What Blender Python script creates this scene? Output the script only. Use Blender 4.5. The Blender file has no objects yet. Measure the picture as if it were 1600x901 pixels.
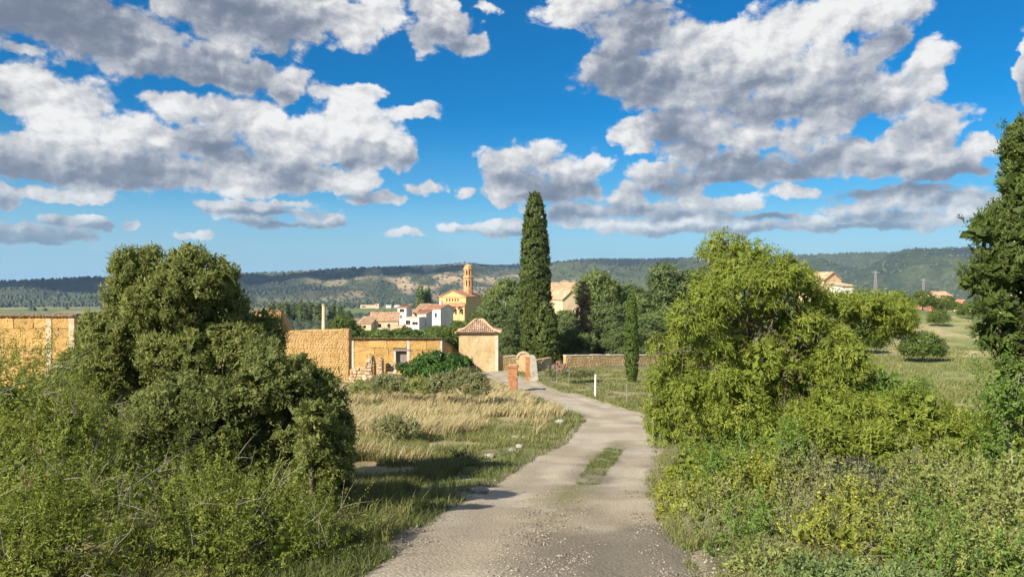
import bpy, math, random
import numpy as np

SC = bpy.context.scene
COL = SC.collection
F = 1164.0                      # focal length in photograph pixels (1600 wide)
R = math.radians

# ------------------------------------------------------------------ camera
cam_d = bpy.data.cameras.new('camera')
cam = bpy.data.objects.new('camera', cam_d)
COL.objects.link(cam)
cam.location = (0, 0, 0)
cam.rotation_euler = (R(90), 0, 0)
cam_d.sensor_width = 36
cam_d.lens = 36 * F / 1600
cam_d.clip_start = 0.1
cam_d.clip_end = 40000
SC.camera = cam

# ------------------------------------------------------------------ light
SUN_AZ, SUN_EL = 43.0, 33.0      # degrees left of straight behind the camera, and up
sun_dir = np.array([-math.sin(R(SUN_AZ)) * math.cos(R(SUN_EL)),
                    -math.cos(R(SUN_AZ)) * math.cos(R(SUN_EL)), math.sin(R(SUN_EL))])
sd = bpy.data.lights.new('sun', 'SUN')
sd.energy = 5.0
sd.angle = R(0.5)
sd.color = (1.0, 0.90, 0.76)
sun = bpy.data.objects.new('sun', sd)
COL.objects.link(sun)
from mathutils import Vector, Matrix
sun.rotation_euler = Vector(sun_dir.tolist()).to_track_quat('Z', 'Y').to_euler()

SC.view_settings.view_transform = 'Standard'
SC.view_settings.look = 'None'
SC.view_settings.exposure = 0.9
SC.view_settings.gamma = 1.0
SC.view_settings.use_curve_mapping = False
SC.cycles.max_bounces = 6
SC.cycles.diffuse_bounces = 3
SC.cycles.transmission_bounces = 4
SC.cycles.transparent_max_bounces = 4
SC.cycles.volume_bounces = 0
SC.cycles.use_denoising = True

# ------------------------------------------------------------------ sky
W = bpy.data.worlds.new('World')
SC.world = W
W.use_nodes = True
W.cycles.sampling_method = 'MANUAL'
W.cycles.sample_map_resolution = 512

# cloud masses: (px, py, half width, half height) as seen over the horizon
CLOUD_SUNLIT = [
 (262,14,30,16),(372,78,26,26),(455,132,30,20),(545,34,62,36),(600,12,34,30),(500,8,60,20),(25,72,40,12),(250,60,40,20),
 (40,140,66,44),(105,175,82,48),(180,208,72,42),(240,226,52,36),(90,232,110,26),(190,244,50,20),(60,300,120,12),
 (285,160,46,24),(345,182,50,32),(400,190,44,36),(430,225,60,32),(495,212,50,34),(540,184,44,32),(580,212,56,34),(622,228,36,22),(520,240,60,16),
 (370,280,70,22),(335,266,36,20),(522,272,48,20),(550,290,40,14),(545,146,54,16),(652,176,44,11),(600,308,34,9),(668,297,28,12),(722,299,21,10),
 (380,320,80,8),(440,318,50,7),(395,342,50,6),(500,341,28,7),(310,365,34,6),(630,364,32,7),(40,356,40,9),(115,342,44,7),(215,353,18,5),
 (680,20,34,34),(712,44,34,26),(665,66,24,20),(742,66,20,14),(755,10,24,10),
 (800,246,36,24),(840,246,34,26),(884,268,34,24),(930,262,22,26),(780,300,34,14),(760,356,60,9),(800,350,30,9),(830,330,20,16),
 (900,18,50,26),(945,48,44,26),(1076,76,50,44),(1112,110,60,40),(1180,76,70,44),(1260,36,80,40),(1350,20,80,30),(1420,20,40,28),(1452,100,34,42),(1410,140,60,22),
 (1290,96,60,40),(1240,140,70,16),(920,100,20,16),(1360,90,40,24),
 (985,208,28,18),(1000,225,30,16),(1122,204,44,30),(1172,214,60,28),(1250,218,50,28),(1290,200,40,16),(1480,184,44,24),(1400,232,70,26),(1350,264,50,20),(1460,250,80,16),(1530,232,40,20),
 (1030,278,40,22),(980,308,40,18),(1084,320,46,14),(1140,318,34,13),(1238,300,38,10),(1350,322,80,10),(1430,316,70,12),(1290,342,60,9),(1210,350,60,7),(1080,350,60,8),(960,350,70,8),(1480,340,60,10),(1604,90,16,40)]
CLOUD_SHADED = [
 (70,22,180,60),(200,60,110,48),(300,100,90,36),(380,118,70,28),(430,40,90,40),(350,20,90,40),(440,150,26,14),
 (20,262,90,28),(120,266,110,24),(230,264,90,30),(300,270,40,20),(10,150,32,18),(170,282,120,14),
 (330,230,60,34),(370,252,50,26),(430,268,70,26),(470,286,50,16),(610,246,44,18),(560,252,40,14),(440,290,90,10),(585,310,38,10),
 (400,330,90,8),(425,350,70,6),(505,349,24,6),(60,366,90,12),(130,350,66,7),(10,313,34,11),(40,378,70,6),
 (690,50,40,24),(720,70,34,14),
 (810,282,46,24),(870,296,56,20),(910,296,36,14),(840,310,80,9),(890,332,46,16),(790,366,60,5),
 (1000,50,60,50),(985,112,80,34),(1040,130,70,36),(1120,146,70,26),(1210,172,110,24),(1300,160,100,34),(1370,160,70,28),(1330,120,50,28),(1180,130,60,22),(960,84,50,24),(1390,60,40,24),
 (1056,204,46,36),(1086,232,40,26),(1150,256,80,20),(1220,268,80,16),(1130,276,110,10),(1300,250,70,26),(1340,236,50,24),(1440,214,44,24),(1400,262,60,12),(1480,270,80,12),
 (1050,296,50,20),(1000,326,60,14),(1090,338,80,12),(1200,338,50,8),(1400,300,100,14),(1380,340,110,10),(1480,312,70,14),(1140,358,170,7),(1340,354,150,6),(1606,130,16,30)]

def build_world():
    nt = W.node_tree
    N = nt.nodes
    N.clear()
    def nd(t, **k):
        n = N.new(t)
        for a, b in k.items():
            setattr(n, a, b)
        return n
    def lk(a, b):
        nt.links.new(a, b)
    def math_(op, a, b=None, c=None, clamp=False):
        n = nd('ShaderNodeMath', operation=op, use_clamp=clamp)
        for i, v in enumerate((a, b, c)):
            if v is None:
                continue
            if isinstance(v, (int, float)):
                n.inputs[i].default_value = v
            else:
                lk(v, n.inputs[i])
        return n.outputs[0]
    def vm(op, a, b=None, c=None):
        n = nd('ShaderNodeVectorMath', operation=op)
        for i, v in enumerate((a, b, c)):
            if v is None:
                continue
            if isinstance(v, tuple):
                n.inputs[i].default_value = v
            else:
                lk(v, n.inputs[i])
        return n.outputs['Value'] if op in ('LENGTH', 'DOT_PRODUCT') else n.outputs[0]
    def smooth(x, a, b):
        n = nd('ShaderNodeMapRange', interpolation_type='SMOOTHSTEP')
        lk(x, n.inputs[0])
        n.inputs[1].default_value = a
        n.inputs[2].default_value = b
        return n.outputs[0]
    sky = nd('ShaderNodeTexSky', sky_type='NISHITA', sun_disc=False)
    sky.sun_elevation = R(SUN_EL)
    sky.sun_rotation = R(180 + SUN_AZ)
    sky.altitude = 400
    sky.air_density = 1.0
    sky.dust_density = 0.4
    sky.ozone_density = 3.0
    # direction -> azimuth, tangent of elevation
    tc = nd('ShaderNodeTexCoord')
    sp = nd('ShaderNodeSeparateXYZ')
    lk(tc.outputs['Generated'], sp.inputs[0])
    x, y, z = sp.outputs
    az = math_('ARCTAN2', x, y)
    h = math_('SQRT', math_('ADD', math_('MULTIPLY', x, x), math_('MULTIPLY', y, y)))
    te = math_('DIVIDE', z, math_('MAXIMUM', h, 0.05))
    cmb = nd('ShaderNodeCombineXYZ')
    lk(az, cmb.inputs[0])
    lk(te, cmb.inputs[1])
    p0 = cmb.outputs[0]
    hs = nd('ShaderNodeHueSaturation')
    hs.inputs['Hue'].default_value = 0.503
    hs.inputs['Saturation'].default_value = 2.0
    hs.inputs['Value'].default_value = 1.12
    lk(sky.outputs[0], hs.inputs['Color'])
    # pale blue air along the whole horizon
    airm = nd('ShaderNodeMix', data_type='RGBA')
    airm.inputs[7].default_value = (3.0, 5.6, 7.9, 1)
    lk(hs.outputs[0], airm.inputs[6])
    lk(math_('MULTIPLY', smooth(te, 0.24, -0.04), 0.95), airm.inputs[0])
    b1 = nd('ShaderNodeBackground')
    b1.inputs[1].default_value = 0.055
    lk(airm.outputs[2], b1.inputs[0])
    def noise(p, scale, detail, rough=0.55, dist=0.0):
        n = nd('ShaderNodeTexNoise', noise_dimensions='2D')
        lk(p, n.inputs['Vector'])
        n.inputs['Scale'].default_value = scale
        n.inputs['Detail'].default_value = detail
        n.inputs['Roughness'].default_value = rough
        n.inputs['Distortion'].default_value = dist
        return n
    # warp so that the masses get ragged outlines
    wn = noise(p0, 20.0, 4.0, 0.6)
    wv = vm('MULTIPLY_ADD', vm('SUBTRACT', wn.outputs['Color'], (0.5, 0.5, 0.5)), (0.042, 0.026, 0), p0)
    def blobs(p, masses):
        cur = None
        for (px, py, rx, ry) in masses:
            a0 = math.atan((px - 800) / F)
            hyp = math.hypot(F, px - 800)
            t0 = -(py - 450.5) / hyp
            ra = rx / F * math.cos(a0) ** 2
            rt = ry / hyp
            q = vm('MULTIPLY_ADD', p, (1 / ra, 1 / rt, 0), (-a0 / ra, -t0 / rt, 0))
            l = vm('LENGTH', q)
            cur = l if cur is None else math_('SMOOTH_MIN', cur, l, 0.3)
        return math_('SUBTRACT', 1.22, cur)
    # the same kind of cloud goes on outside the view
    def field(p, n_f, n_c):
        out = smooth(math_('ABSOLUTE', az), 0.68, 0.85)
        up = smooth(te, 0.45, 0.6)
        gen = math_('MULTIPLY', math_('SUBTRACT', n_c, 0.47), 4.0)
        b = math_('MAXIMUM', p, -1.2)
        side = math_('MAXIMUM', out, up)
        mix = nd('ShaderNodeMix', data_type='FLOAT')
        lk(side, mix.inputs[0]); lk(b, mix.inputs[2]); lk(gen, mix.inputs[3])
        return mix.outputs[0]
    coarse = noise(p0, 5.0, 1.0).outputs[0]
    def puffs(p):
        n = noise(p, 15.0, 9.0, 0.58, 0.0).outputs[0]
        v = nd('ShaderNodeTexVoronoi', voronoi_dimensions='2D', feature='F1', normalize=True)
        lk(p, v.inputs['Vector'])
        v.inputs['Scale'].default_value = 24.0
        v.inputs['Detail'].default_value = 4.0
        v.inputs['Roughness'].default_value = 0.47
        v.inputs['Lacunarity'].default_value = 2.3
        return n, math_('MULTIPLY_ADD', math_('SUBTRACT', 0.40, v.outputs['Distance']), 0.75, math_('MULTIPLY', math_('SUBTRACT', n, 0.5), 0.8))
    sc1 = vm('MULTIPLY', vm('MULTIPLY_ADD', vm('SUBTRACT', wn.outputs['Color'], (0.5, 0.5, 0.5)), (0.016, 0.016, 0), p0), (1, 1.3, 0))
    n1, m1 = puffs(sc1)
    n2, m2 = puffs(vm('ADD', sc1, (-0.0075, 0.0105, 0)))
    bw = math_('MAXIMUM', blobs(wv, CLOUD_SUNLIT), -1.2)
    bg = math_('MAXIMUM', blobs(wv, CLOUD_SHADED), -1.2)
    B1 = field(math_('SMOOTH_MAX', bw, bg, 0.3), n1, coarse)
    D1 = math_('MULTIPLY_ADD', m1, 1.9, math_('SUBTRACT', B1, 0.05))
    alpha = smooth(D1, 0.03, 0.50)
    g = math_('SUBTRACT', bw, bg)
    gn = math_('SUBTRACT', m1, m2)
    lit = math_('ADD', math_('MULTIPLY_ADD', g, 0.20, 0.53), math_('MULTIPLY', gn, 0.95))
    lit = math_('ADD', lit, math_('MULTIPLY', math_('SUBTRACT', n1, 0.5), 0.75))
    thin = smooth(D1, 0.9, 0.1)
    lit = math_('ADD', lit, math_('MULTIPLY', thin, 0.10))
    ramp = nd('ShaderNodeValToRGB')
    lk(lit, ramp.inputs[0])
    cr = ramp.color_ramp
    cr.interpolation = 'B_SPLINE'
    cr.elements[0].position = 0.0
    cr.elements[0].color = (0.17, 0.205, 0.28, 1)
    cr.elements[1].position = 1.0
    cr.elements[1].color = (0.97, 0.96, 0.94, 1)
    e = cr.elements.new(0.30); e.color = (0.25, 0.285, 0.36, 1)
    e = cr.elements.new(0.52); e.color = (0.43, 0.46, 0.52, 1)
    e = cr.elements.new(0.76); e.color = (0.68, 0.68, 0.69, 1)
    b2 = nd('ShaderNodeBackground')
    b2.inputs[1].default_value = 0.54
    lk(ramp.outputs[0], b2.inputs[0])
    # far low clouds sink into the blue of the air
    low = smooth(te, 0.01, 0.14)
    a2 = math_('MULTIPLY', alpha, math_('MULTIPLY_ADD', low, 0.35, 0.63))
    mx = nd('ShaderNodeMixShader')
    lk(a2, mx.inputs[0]); lk(b1.outputs[0], mx.inputs[1]); lk(b2.outputs[0], mx.inputs[2])
    out = nd('ShaderNodeOutputWorld')
    lk(mx.outputs[0], out.inputs[0])
build_world()

# ------------------------------------------------------------------ helpers
rng = np.random.default_rng(7)

def at(px, py, d):
    return np.array([(px - 800) / F * d, d, -(py - 450.5) / F * d])

def _hash(ix, iy, seed):
    h = (ix.astype(np.int64) * 374761393 + iy.astype(np.int64) * 668265263 + seed * 1442695041) & 0xffffffff
    h = ((h ^ (h >> 13)) * 1274126177) & 0xffffffff
    return ((h ^ (h >> 16)) & 0xffffff) / float(0xffffff)

def vnoise(x, y, seed=0):
    x = np.asarray(x, float); y = np.asarray(y, float)
    ix, iy = np.floor(x), np.floor(y)
    fx, fy = x - ix, y - iy
    fx = fx * fx * (3 - 2 * fx); fy = fy * fy * (3 - 2 * fy)
    a = _hash(ix, iy, seed); b = _hash(ix + 1, iy, seed)
    c = _hash(ix, iy + 1, seed); d = _hash(ix + 1, iy + 1, seed)
    return (a + (b - a) * fx) * (1 - fy) + (c + (d - c) * fx) * fy

def fbm(x, y, oct=4, seed=0):
    s, a, t = 0.0, 1.0, 0.0
    for o in range(oct):
        s = s + a * vnoise(x * 2 ** o + 17.3 * o, y * 2 ** o - 9.1 * o, seed + o)
        t += a
        a *= 0.5
    return s / t

def sstep(a, b, x):
    t = np.clip((x - a) / (b - a), 0, 1)
    return t * t * (3 - 2 * t)

def norm(v):
    return v / np.maximum(np.linalg.norm(v, axis=-1, keepdims=True), 1e-9)

def mesh_np(name, V, faces_n, idx, mat, parent=None, tint=None, smooth=False, col=None):
    """V (n,3); faces_n = corners of each face (int or array); idx flat."""
    me = bpy.data.meshes.new(name)
    V = np.ascontiguousarray(V, np.float32)
    idx = np.ascontiguousarray(idx, np.int32).ravel()
    nf = len(idx) // faces_n
    me.vertices.add(len(V)); me.vertices.foreach_set('co', V.ravel())
    me.loops.add(len(idx)); me.loops.foreach_set('vertex_index', idx)
    me.polygons.add(nf)
    me.polygons.foreach_set('loop_start', np.arange(nf, dtype=np.int32) * faces_n)
    me.polygons.foreach_set('loop_total', np.full(nf, faces_n, np.int32))
    if smooth:
        me.polygons.foreach_set('use_smooth', np.ones(nf, bool))
    if tint is not None:
        at_ = me.attributes.new('tint', 'FLOAT', 'FACE')
        at_.data.foreach_set('value', np.ascontiguousarray(tint, np.float32))
    if col is not None:
        at_ = me.attributes.new('col', 'FLOAT_COLOR', 'POINT')
        c4 = np.ones((len(V), 4), np.float32); c4[:, :3] = col
        at_.data.foreach_set('color', c4.ravel())
    me.update(calc_edges=True)
    if mat:
        me.materials.append(mat)
    o = bpy.data.objects.new(name, me)
    COL.objects.link(o)
    if parent is not None:
        o.parent = parent
    return o

class MB:
    def __init__(self):
        self.v, self.f = [], []
    def add(self, vs, fs):
        b = len(self.v)
        self.v += [tuple(float(c) for c in p) for p in vs]
        self.f += [tuple(b + i for i in f) for f in fs]
    def quad(self, *pts):
        self.add(pts, [tuple(range(len(pts)))])
    def box(self, x0, x1, y0, y1, z0, z1):
        self.add([(x0,y0,z0),(x1,y0,z0),(x1,y1,z0),(x0,y1,z0),(x0,y0,z1),(x1,y0,z1),(x1,y1,z1),(x0,y1,z1)],
                 [(0,3,2,1),(4,5,6,7),(0,1,5,4),(1,2,6,5),(2,3,7,6),(3,0,4,7)])
    def prism(self, poly, y0, y1):
        """poly in (x, z), counter-clockwise seen from -y, pushed from y0 to y1"""
        n = len(poly)
        vs = [(x, y0, z) for x, z in poly] + [(x, y1, z) for x, z in poly]
        fs = [tuple(range(n)), tuple(range(2 * n - 1, n - 1, -1))]
        fs += [(i, n + i, n + (i + 1) % n, (i + 1) % n) for i in range(n)]
        self.add(vs, fs)
    def tube(self, pts, radii, sides=6, cap=True):
        pts = [np.array(p, float) for p in pts]
        rings = []
        for i, p in enumerate(pts):
            t = pts[min(i + 1, len(pts) - 1)] - pts[max(i - 1, 0)]
            t = t / (np.linalg.norm(t) + 1e-9)
            u = np.cross(t, (0.31, 0.91, 0.27)); u /= np.linalg.norm(u) + 1e-9
            w = np.cross(t, u)
            rings.append([p + radii[i] * (math.cos(2*math.pi*k/sides) * u + math.sin(2*math.pi*k/sides) * w) for k in range(sides)])
        vs = [q for r in rings for q in r]
        fs = []
        for i in range(len(pts) - 1):
            for k in range(sides):
                a, b = i * sides + k, i * sides + (k + 1) % sides
                fs.append((a, b, b + sides, a + sides))
        if cap:
            fs.append(tuple(range(sides))[::-1])
            fs.append(tuple(range((len(pts) - 1) * sides, len(pts) * sides)))
        self.add(vs, fs)
    def build(self, name, mat, parent=None, smooth=False):
        me = bpy.data.meshes.new(name)
        me.from_pydata(self.v, [], self.f)
        if smooth:
            me.polygons.foreach_set('use_smooth', np.ones(len(me.polygons), bool))
        if mat:
            me.materials.append(mat)
        o = bpy.data.objects.new(name, me)
        COL.objects.link(o)
        if parent is not None:
            o.parent = parent
        return o

def tag(o, label=None, cat=None, group=None, kind=None):
    for k, v in (('label', label), ('category', cat), ('group', group), ('kind', kind)):
        if v is not None:
            o[k] = v
    return o

def thing(name, label, cat, loc=(0, 0, 0), rz=0.0, group=None):
    o = bpy.data.objects.new(name, None)
    o.empty_display_size = 0.3
    COL.objects.link(o)
    o.location = tuple(float(c) for c in loc)
    o.rotation_euler = (0, 0, rz)
    return tag(o, label, cat, group, 'thing')

def copy_tree(o, parent=None):
    c = o.copy()
    COL.objects.link(c)
    if parent is not None:
        c.parent = parent
    for ch in list(o.children):
        copy_tree(ch, c)
    return c

# ------------------------------------------------------------------ materials
def new_mat(name):
    m = bpy.data.materials.new(name)
    m.use_nodes = True
    m.node_tree.nodes.clear()
    return m, m.node_tree

def leaf_mat(name, ca, cb, cc=None, transl=0.42, rough=0.6):
    """ca..cb by the tint of each leaf; the top of the range turns to cc"""
    m, nt = new_mat(name)
    N, L = nt.nodes, nt.links
    out = N.new('ShaderNodeOutputMaterial')
    a = N.new('ShaderNodeAttribute'); a.attribute_name = 'tint'
    r = N.new('ShaderNodeValToRGB')
    r.color_ramp.elements[0].color = (*ca, 1)
    r.color_ramp.elements[1].color = (*(cc or cb), 1)
    if cc:
        e = r.color_ramp.elements.new(0.72); e.color = (*cb, 1)
    L.new(a.outputs['Fac'], r.inputs[0])
    d = N.new('ShaderNodeBsdfPrincipled'); d.inputs['Roughness'].default_value = rough
    d.inputs['Specular IOR Level'].default_value = 0.25
    t = N.new('ShaderNodeBsdfTranslucent')
    L.new(r.outputs[0], d.inputs['Base Color']); L.new(r.outputs[0], t.inputs[0])
    mx = N.new('ShaderNodeMixShader'); mx.inputs[0].default_value = transl
    L.new(d.outputs[0], mx.inputs[1]); L.new(t.outputs[0], mx.inputs[2])
    L.new(mx.outputs[0], out.inputs[0])
    return m

def rough_mat(name, stops, scale=3.0, detail=6.0, bump=0.3, bump_scale=None, rough=0.9, stretch=(1, 1, 1), attr=None, mixk=0.5, fine=None, dist=0.02, rnd=0.0):
    """colour from noise through a ramp; with attr, a stored colour varied by that noise; fine = (scale, amount) second speckle"""
    m, nt = new_mat(name)
    N, L = nt.nodes, nt.links
    out = N.new('ShaderNodeOutputMaterial')
    b = N.new('ShaderNodeBsdfPrincipled')
    b.inputs['Roughness'].default_value = rough
    b.inputs['Specular IOR Level'].default_value = 0.2
    tc = N.new('ShaderNodeTexCoord')
    mp = N.new('ShaderNodeMapping'); mp.inputs['Scale'].default_value = stretch
    L.new(tc.outputs['Object'], mp.inputs[0])
    n = N.new('ShaderNodeTexNoise')
    n.inputs['Scale'].default_value = scale; n.inputs['Detail'].default_value = detail
    n.inputs['Roughness'].default_value = 0.62
    L.new(mp.outputs[0], n.inputs['Vector'])
    r = N.new('ShaderNodeValToRGB')
    k = len(stops)
    els = r.color_ramp.elements
    els[0].position = 0.3; els[1].position = 0.7
    els[0].color = (*stops[0], 1); els[1].color = (*stops[-1], 1)
    for i in range(1, k - 1):
        e = els.new(0.3 + 0.4 * i / (k - 1)); e.color = (*stops[i], 1)
    L.new(n.outputs[0], r.inputs[0])
    colour = r.outputs[0]
    if attr:
        a = N.new('ShaderNodeAttribute'); a.attribute_name = attr
        mx = N.new('ShaderNodeMix'); mx.data_type = 'RGBA'; mx.blend_type = 'OVERLAY'
        mx.inputs[0].default_value = mixk
        L.new(a.outputs['Color'], mx.inputs[6]); L.new(colour, mx.inputs[7])
        colour = mx.outputs[2]
    if fine:
        n3 = N.new('ShaderNodeTexNoise'); n3.inputs['Scale'].default_value = fine[0]; n3.inputs['Detail'].default_value = 3
        L.new(mp.outputs[0], n3.inputs['Vector'])
        mr = N.new('ShaderNodeMapRange')
        mr.inputs[1].default_value = 0.3; mr.inputs[2].default_value = 0.7
        mr.inputs[3].default_value = 1 - fine[1]; mr.inputs[4].default_value = 1 + fine[1]
        L.new(n3.outputs[0], mr.inputs[0])
        vv = N.new('ShaderNodeVectorMath'); vv.operation = 'SCALE'
        L.new(colour, vv.inputs[0]); L.new(mr.outputs[0], vv.inputs['Scale'])
        colour = vv.outputs[0]
    if rnd:
        oi = N.new('ShaderNodeObjectInfo')
        mr = N.new('ShaderNodeMapRange')
        mr.inputs[3].default_value = 1 - rnd; mr.inputs[4].default_value = 1 + rnd * .6
        L.new(oi.outputs['Random'], mr.inputs[0])
        vv = N.new('ShaderNodeVectorMath'); vv.operation = 'SCALE'
        L.new(colour, vv.inputs[0]); L.new(mr.outputs[0], vv.inputs['Scale'])
        colour = vv.outputs[0]
    L.new(colour, b.inputs['Base Color'])
    if bump:
        n2 = N.new('ShaderNodeTexNoise')
        n2.inputs['Scale'].default_value = bump_scale or scale * 4
        n2.inputs['Detail'].default_value = 6
        L.new(mp.outputs[0], n2.inputs['Vector'])
        bp = N.new('ShaderNodeBump'); bp.inputs['Strength'].default_value = bump; bp.inputs['Distance'].default_value = dist
        L.new(n2.outputs[0], bp.inputs['Height']); L.new(bp.outputs[0], b.inputs['Normal'])
    L.new(b.outputs[0], out.inputs[0])
    return m

M = {}
M['ground'] = rough_mat('ground', [(.28,.28,.28),(.5,.5,.5),(.74,.72,.68)], 0.9, 8, 0.6, 14, attr='col', mixk=0.75, fine=(16, .25), dist=0.05)
M['hills'] = rough_mat('hills', [(.30,.32,.30),(.5,.5,.5),(.72,.70,.66)], 0.02, 9, 0.0, attr='col', mixk=0.85, fine=(0.09, .35))
M['road'] = rough_mat('road', [(.30,.27,.22),(.38,.35,.29),(.46,.43,.36)], 0.7, 8, 0.7, 30, attr='col', mixk=0.45, fine=(38, .30), dist=0.03)
M['earth_block'] = rough_mat('earth_block', [(.42,.25,.09),(.52,.33,.115),(.57,.39,.155)], 2.2, 8, 1.0, 7, fine=(9, .28), dist=0.06, rnd=.2)
M['earth_core'] = rough_mat('earth_core', [(.38,.24,.10),(.49,.33,.14),(.55,.39,.20)], 2.0, 8, 0.8, 12, fine=(20, .2), dist=0.05)
M['plaster'] = rough_mat('plaster', [(.36,.25,.12),(.49,.37,.20),(.56,.46,.29)], 1.5, 9, 0.6, 9, fine=(9, .16), dist=0.03, stretch=(1, 1, .6))
M['pale_plaster'] = rough_mat('pale_plaster', [(.46,.40,.31),(.56,.49,.39),(.63,.57,.48)], 2.2, 7, 0.4, 14, fine=(20, .12))
M['stone'] = rough_mat('stone', [(.34,.25,.15),(.50,.39,.25),(.62,.52,.38)], 2.2, 6, 0.6, 14, fine=(12, .2))
M['rubble'] = rough_mat('rubble', [(.13,.075,.05),(.22,.13,.085),(.32,.22,.15)], 2.6, 6, 0.6, 14, fine=(12, .2))
M['rock'] = rough_mat('rock', [(.24,.21,.17),(.36,.33,.27),(.46,.42,.36)], 3.0, 6, 0.6, 14, fine=(18, .15))
M['brick'] = rough_mat('brick', [(.33,.14,.06),(.43,.20,.09),(.50,.28,.15)], 4.0, 6, 0.4, 20, fine=(14, .15))
M['mortar'] = rough_mat('mortar', [(.48,.34,.24),(.58,.44,.32)], 4.0, 6, 0.4, 20)
M['tile'] = rough_mat('tile', [(.25,.16,.10),(.40,.27,.18),(.56,.44,.31)], 3.0, 8, 0.4, 20, fine=(5, .35))
M['tile_far'] = rough_mat('tile_far', [(.36,.22,.13),(.50,.33,.20),(.60,.43,.28)], 0.6, 6, 0.5, 2, fine=(2.0, .25))
M['tile_red'] = rough_mat('tile_red', [(.36,.17,.10),(.46,.23,.14),(.52,.31,.20)], 0.6, 6, 0.5, 2, fine=(2.0, .2))
M['white_wall'] = rough_mat('white_wall', [(.56,.53,.49),(.66,.64,.60),(.71,.69,.66)], 0.5, 6, 0.2, 3)
M['pink_wall'] = rough_mat('pink_wall', [(.52,.40,.36),(.60,.48,.43),(.66,.55,.50)], 0.5, 6, 0.2, 3)
M['tan_wall'] = rough_mat('tan_wall', [(.50,.37,.22),(.62,.48,.31),(.68,.55,.40)], 0.5, 6, 0.3, 3, fine=(1.2, .12))
M['church_wall'] = rough_mat('church_wall', [(.58,.37,.15),(.66,.44,.19),(.70,.50,.25)], 0.4, 6, 0.2, 3)
M['church_brick'] = rough_mat('church_brick', [(.46,.23,.10),(.58,.32,.15),(.64,.40,.21)], 0.6, 6, 0.3, 4, fine=(1.6, .2))
M['dark'] = rough_mat('dark', [(.015,.014,.012),(.03,.028,.024)], 2, 3, 0, rough=0.4)
M['old_wood'] = rough_mat('old_wood', [(.16,.13,.11),(.26,.22,.19),(.34,.30,.27)], 6, 6, 0.4, 30, stretch=(4, 4, .5))
M['metal'] = rough_mat('metal', [(.20,.20,.20),(.30,.30,.30)], 6, 4, 0.1, 30, rough=0.5)
M['white_paint'] = rough_mat('white_paint', [(.70,.68,.64),(.80,.79,.76)], 6, 4, 0.1, 30)
M['bark'] = rough_mat('bark', [(.07,.055,.038),(.13,.105,.08),(.20,.17,.135)], 5, 6, 0.8, 16, stretch=(2, 2, .5))
M['grey_twig'] = rough_mat('grey_twig', [(.24,.21,.17),(.36,.33,.28),(.46,.43,.38)], 7, 4, 0.2, 30)
M['cone'] = rough_mat('cone', [(.20,.18,.13),(.34,.31,.25)], 9, 4, 0.2, 30)
M['juniper'] = leaf_mat('juniper', (0.116,0.149,0.037), (0.275,0.305,0.085), (0.409,0.411,0.140))
M['juniper_b'] = leaf_mat('juniper_b', (.100,.135,.036), (.235,.265,.078), (.345,.350,.125))
M['thorn'] = leaf_mat('thorn', (0.110,0.146,0.021), (0.246,0.296,0.048), (0.421,0.429,0.110), 0.40)
M['pine_near'] = leaf_mat('pine_near', (0.132,0.179,0.027), (0.280,0.340,0.050), (0.439,0.467,0.101), 0.42)
M['cypress_near'] = leaf_mat('cypress_near', (0.062,0.101,0.025), (0.146,0.196,0.045), (0.241,0.280,0.084))
M['cypress'] = leaf_mat('cypress', (0.062,0.096,0.025), (0.129,0.169,0.043), (0.196,0.228,0.065), 0.25)
M['slim_cypress'] = leaf_mat('slim_cypress', (.075,.130,.026), (.140,.210,.042), (.205,.27,.06), 0.3)
M['dead_cypress'] = leaf_mat('dead_cypress', (0.176,0.128,0.074), (0.297,0.230,0.142), None, 0.2)
M['pine'] = leaf_mat('pine', (0.104,0.156,0.044), (0.208,0.267,0.081), (0.312,0.351,0.124), 0.35)
M['pine_dark'] = leaf_mat('pine_dark', (0.078,0.120,0.042), (0.156,0.208,0.070), (0.227,0.267,0.101), 0.32)
M['bush_green'] = leaf_mat('bush_green', (.085,.130,.026), (.150,.210,.046), (.21,.26,.07), 0.4)
M['fig'] = leaf_mat('fig', (.035,.085,.015), (.075,.155,.028), (.12,.21,.045), 0.35)
M['rosemary'] = leaf_mat('rosemary', (0.136,0.150,0.060), (0.244,0.258,0.111), (0.337,0.342,0.161), 0.3)
M['olive_bush'] = leaf_mat('olive_bush', (0.154,0.185,0.050), (0.307,0.343,0.101), (0.454,0.461,0.169), 0.35)
M['yellow_bush'] = leaf_mat('yellow_bush', (0.172,0.204,0.032), (0.319,0.350,0.063), (0.639,0.580,0.063), 0.38)
M['green_bush'] = leaf_mat('green_bush', (0.085,0.159,0.026), (0.177,0.273,0.052), (0.269,0.363,0.086), 0.35)
M['thyme'] = leaf_mat('thyme', (0.095,0.141,0.043), (0.185,0.253,0.083), (0.269,0.333,0.118), 0.25)
M['straw'] = leaf_mat('straw', (0.342,0.290,0.139), (0.522,0.444,0.238), (0.684,0.609,0.394), 0.35)
M['grass'] = leaf_mat('grass', (0.120,0.133,0.041), (0.212,0.212,0.078), (0.386,0.350,0.175), 0.4)
M['lush'] = leaf_mat('lush', (0.092,0.124,0.032), (0.170,0.198,0.060), (0.304,0.294,0.120), 0.4)
M['meadow'] = leaf_mat('meadow', (0.147,0.175,0.051), (0.258,0.267,0.097), (0.423,0.396,0.202), 0.4)
M['wood'] = leaf_mat('wood', (.026,.040,.024), (.046,.062,.034), (.080,.092,.052), 0.0)

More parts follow.
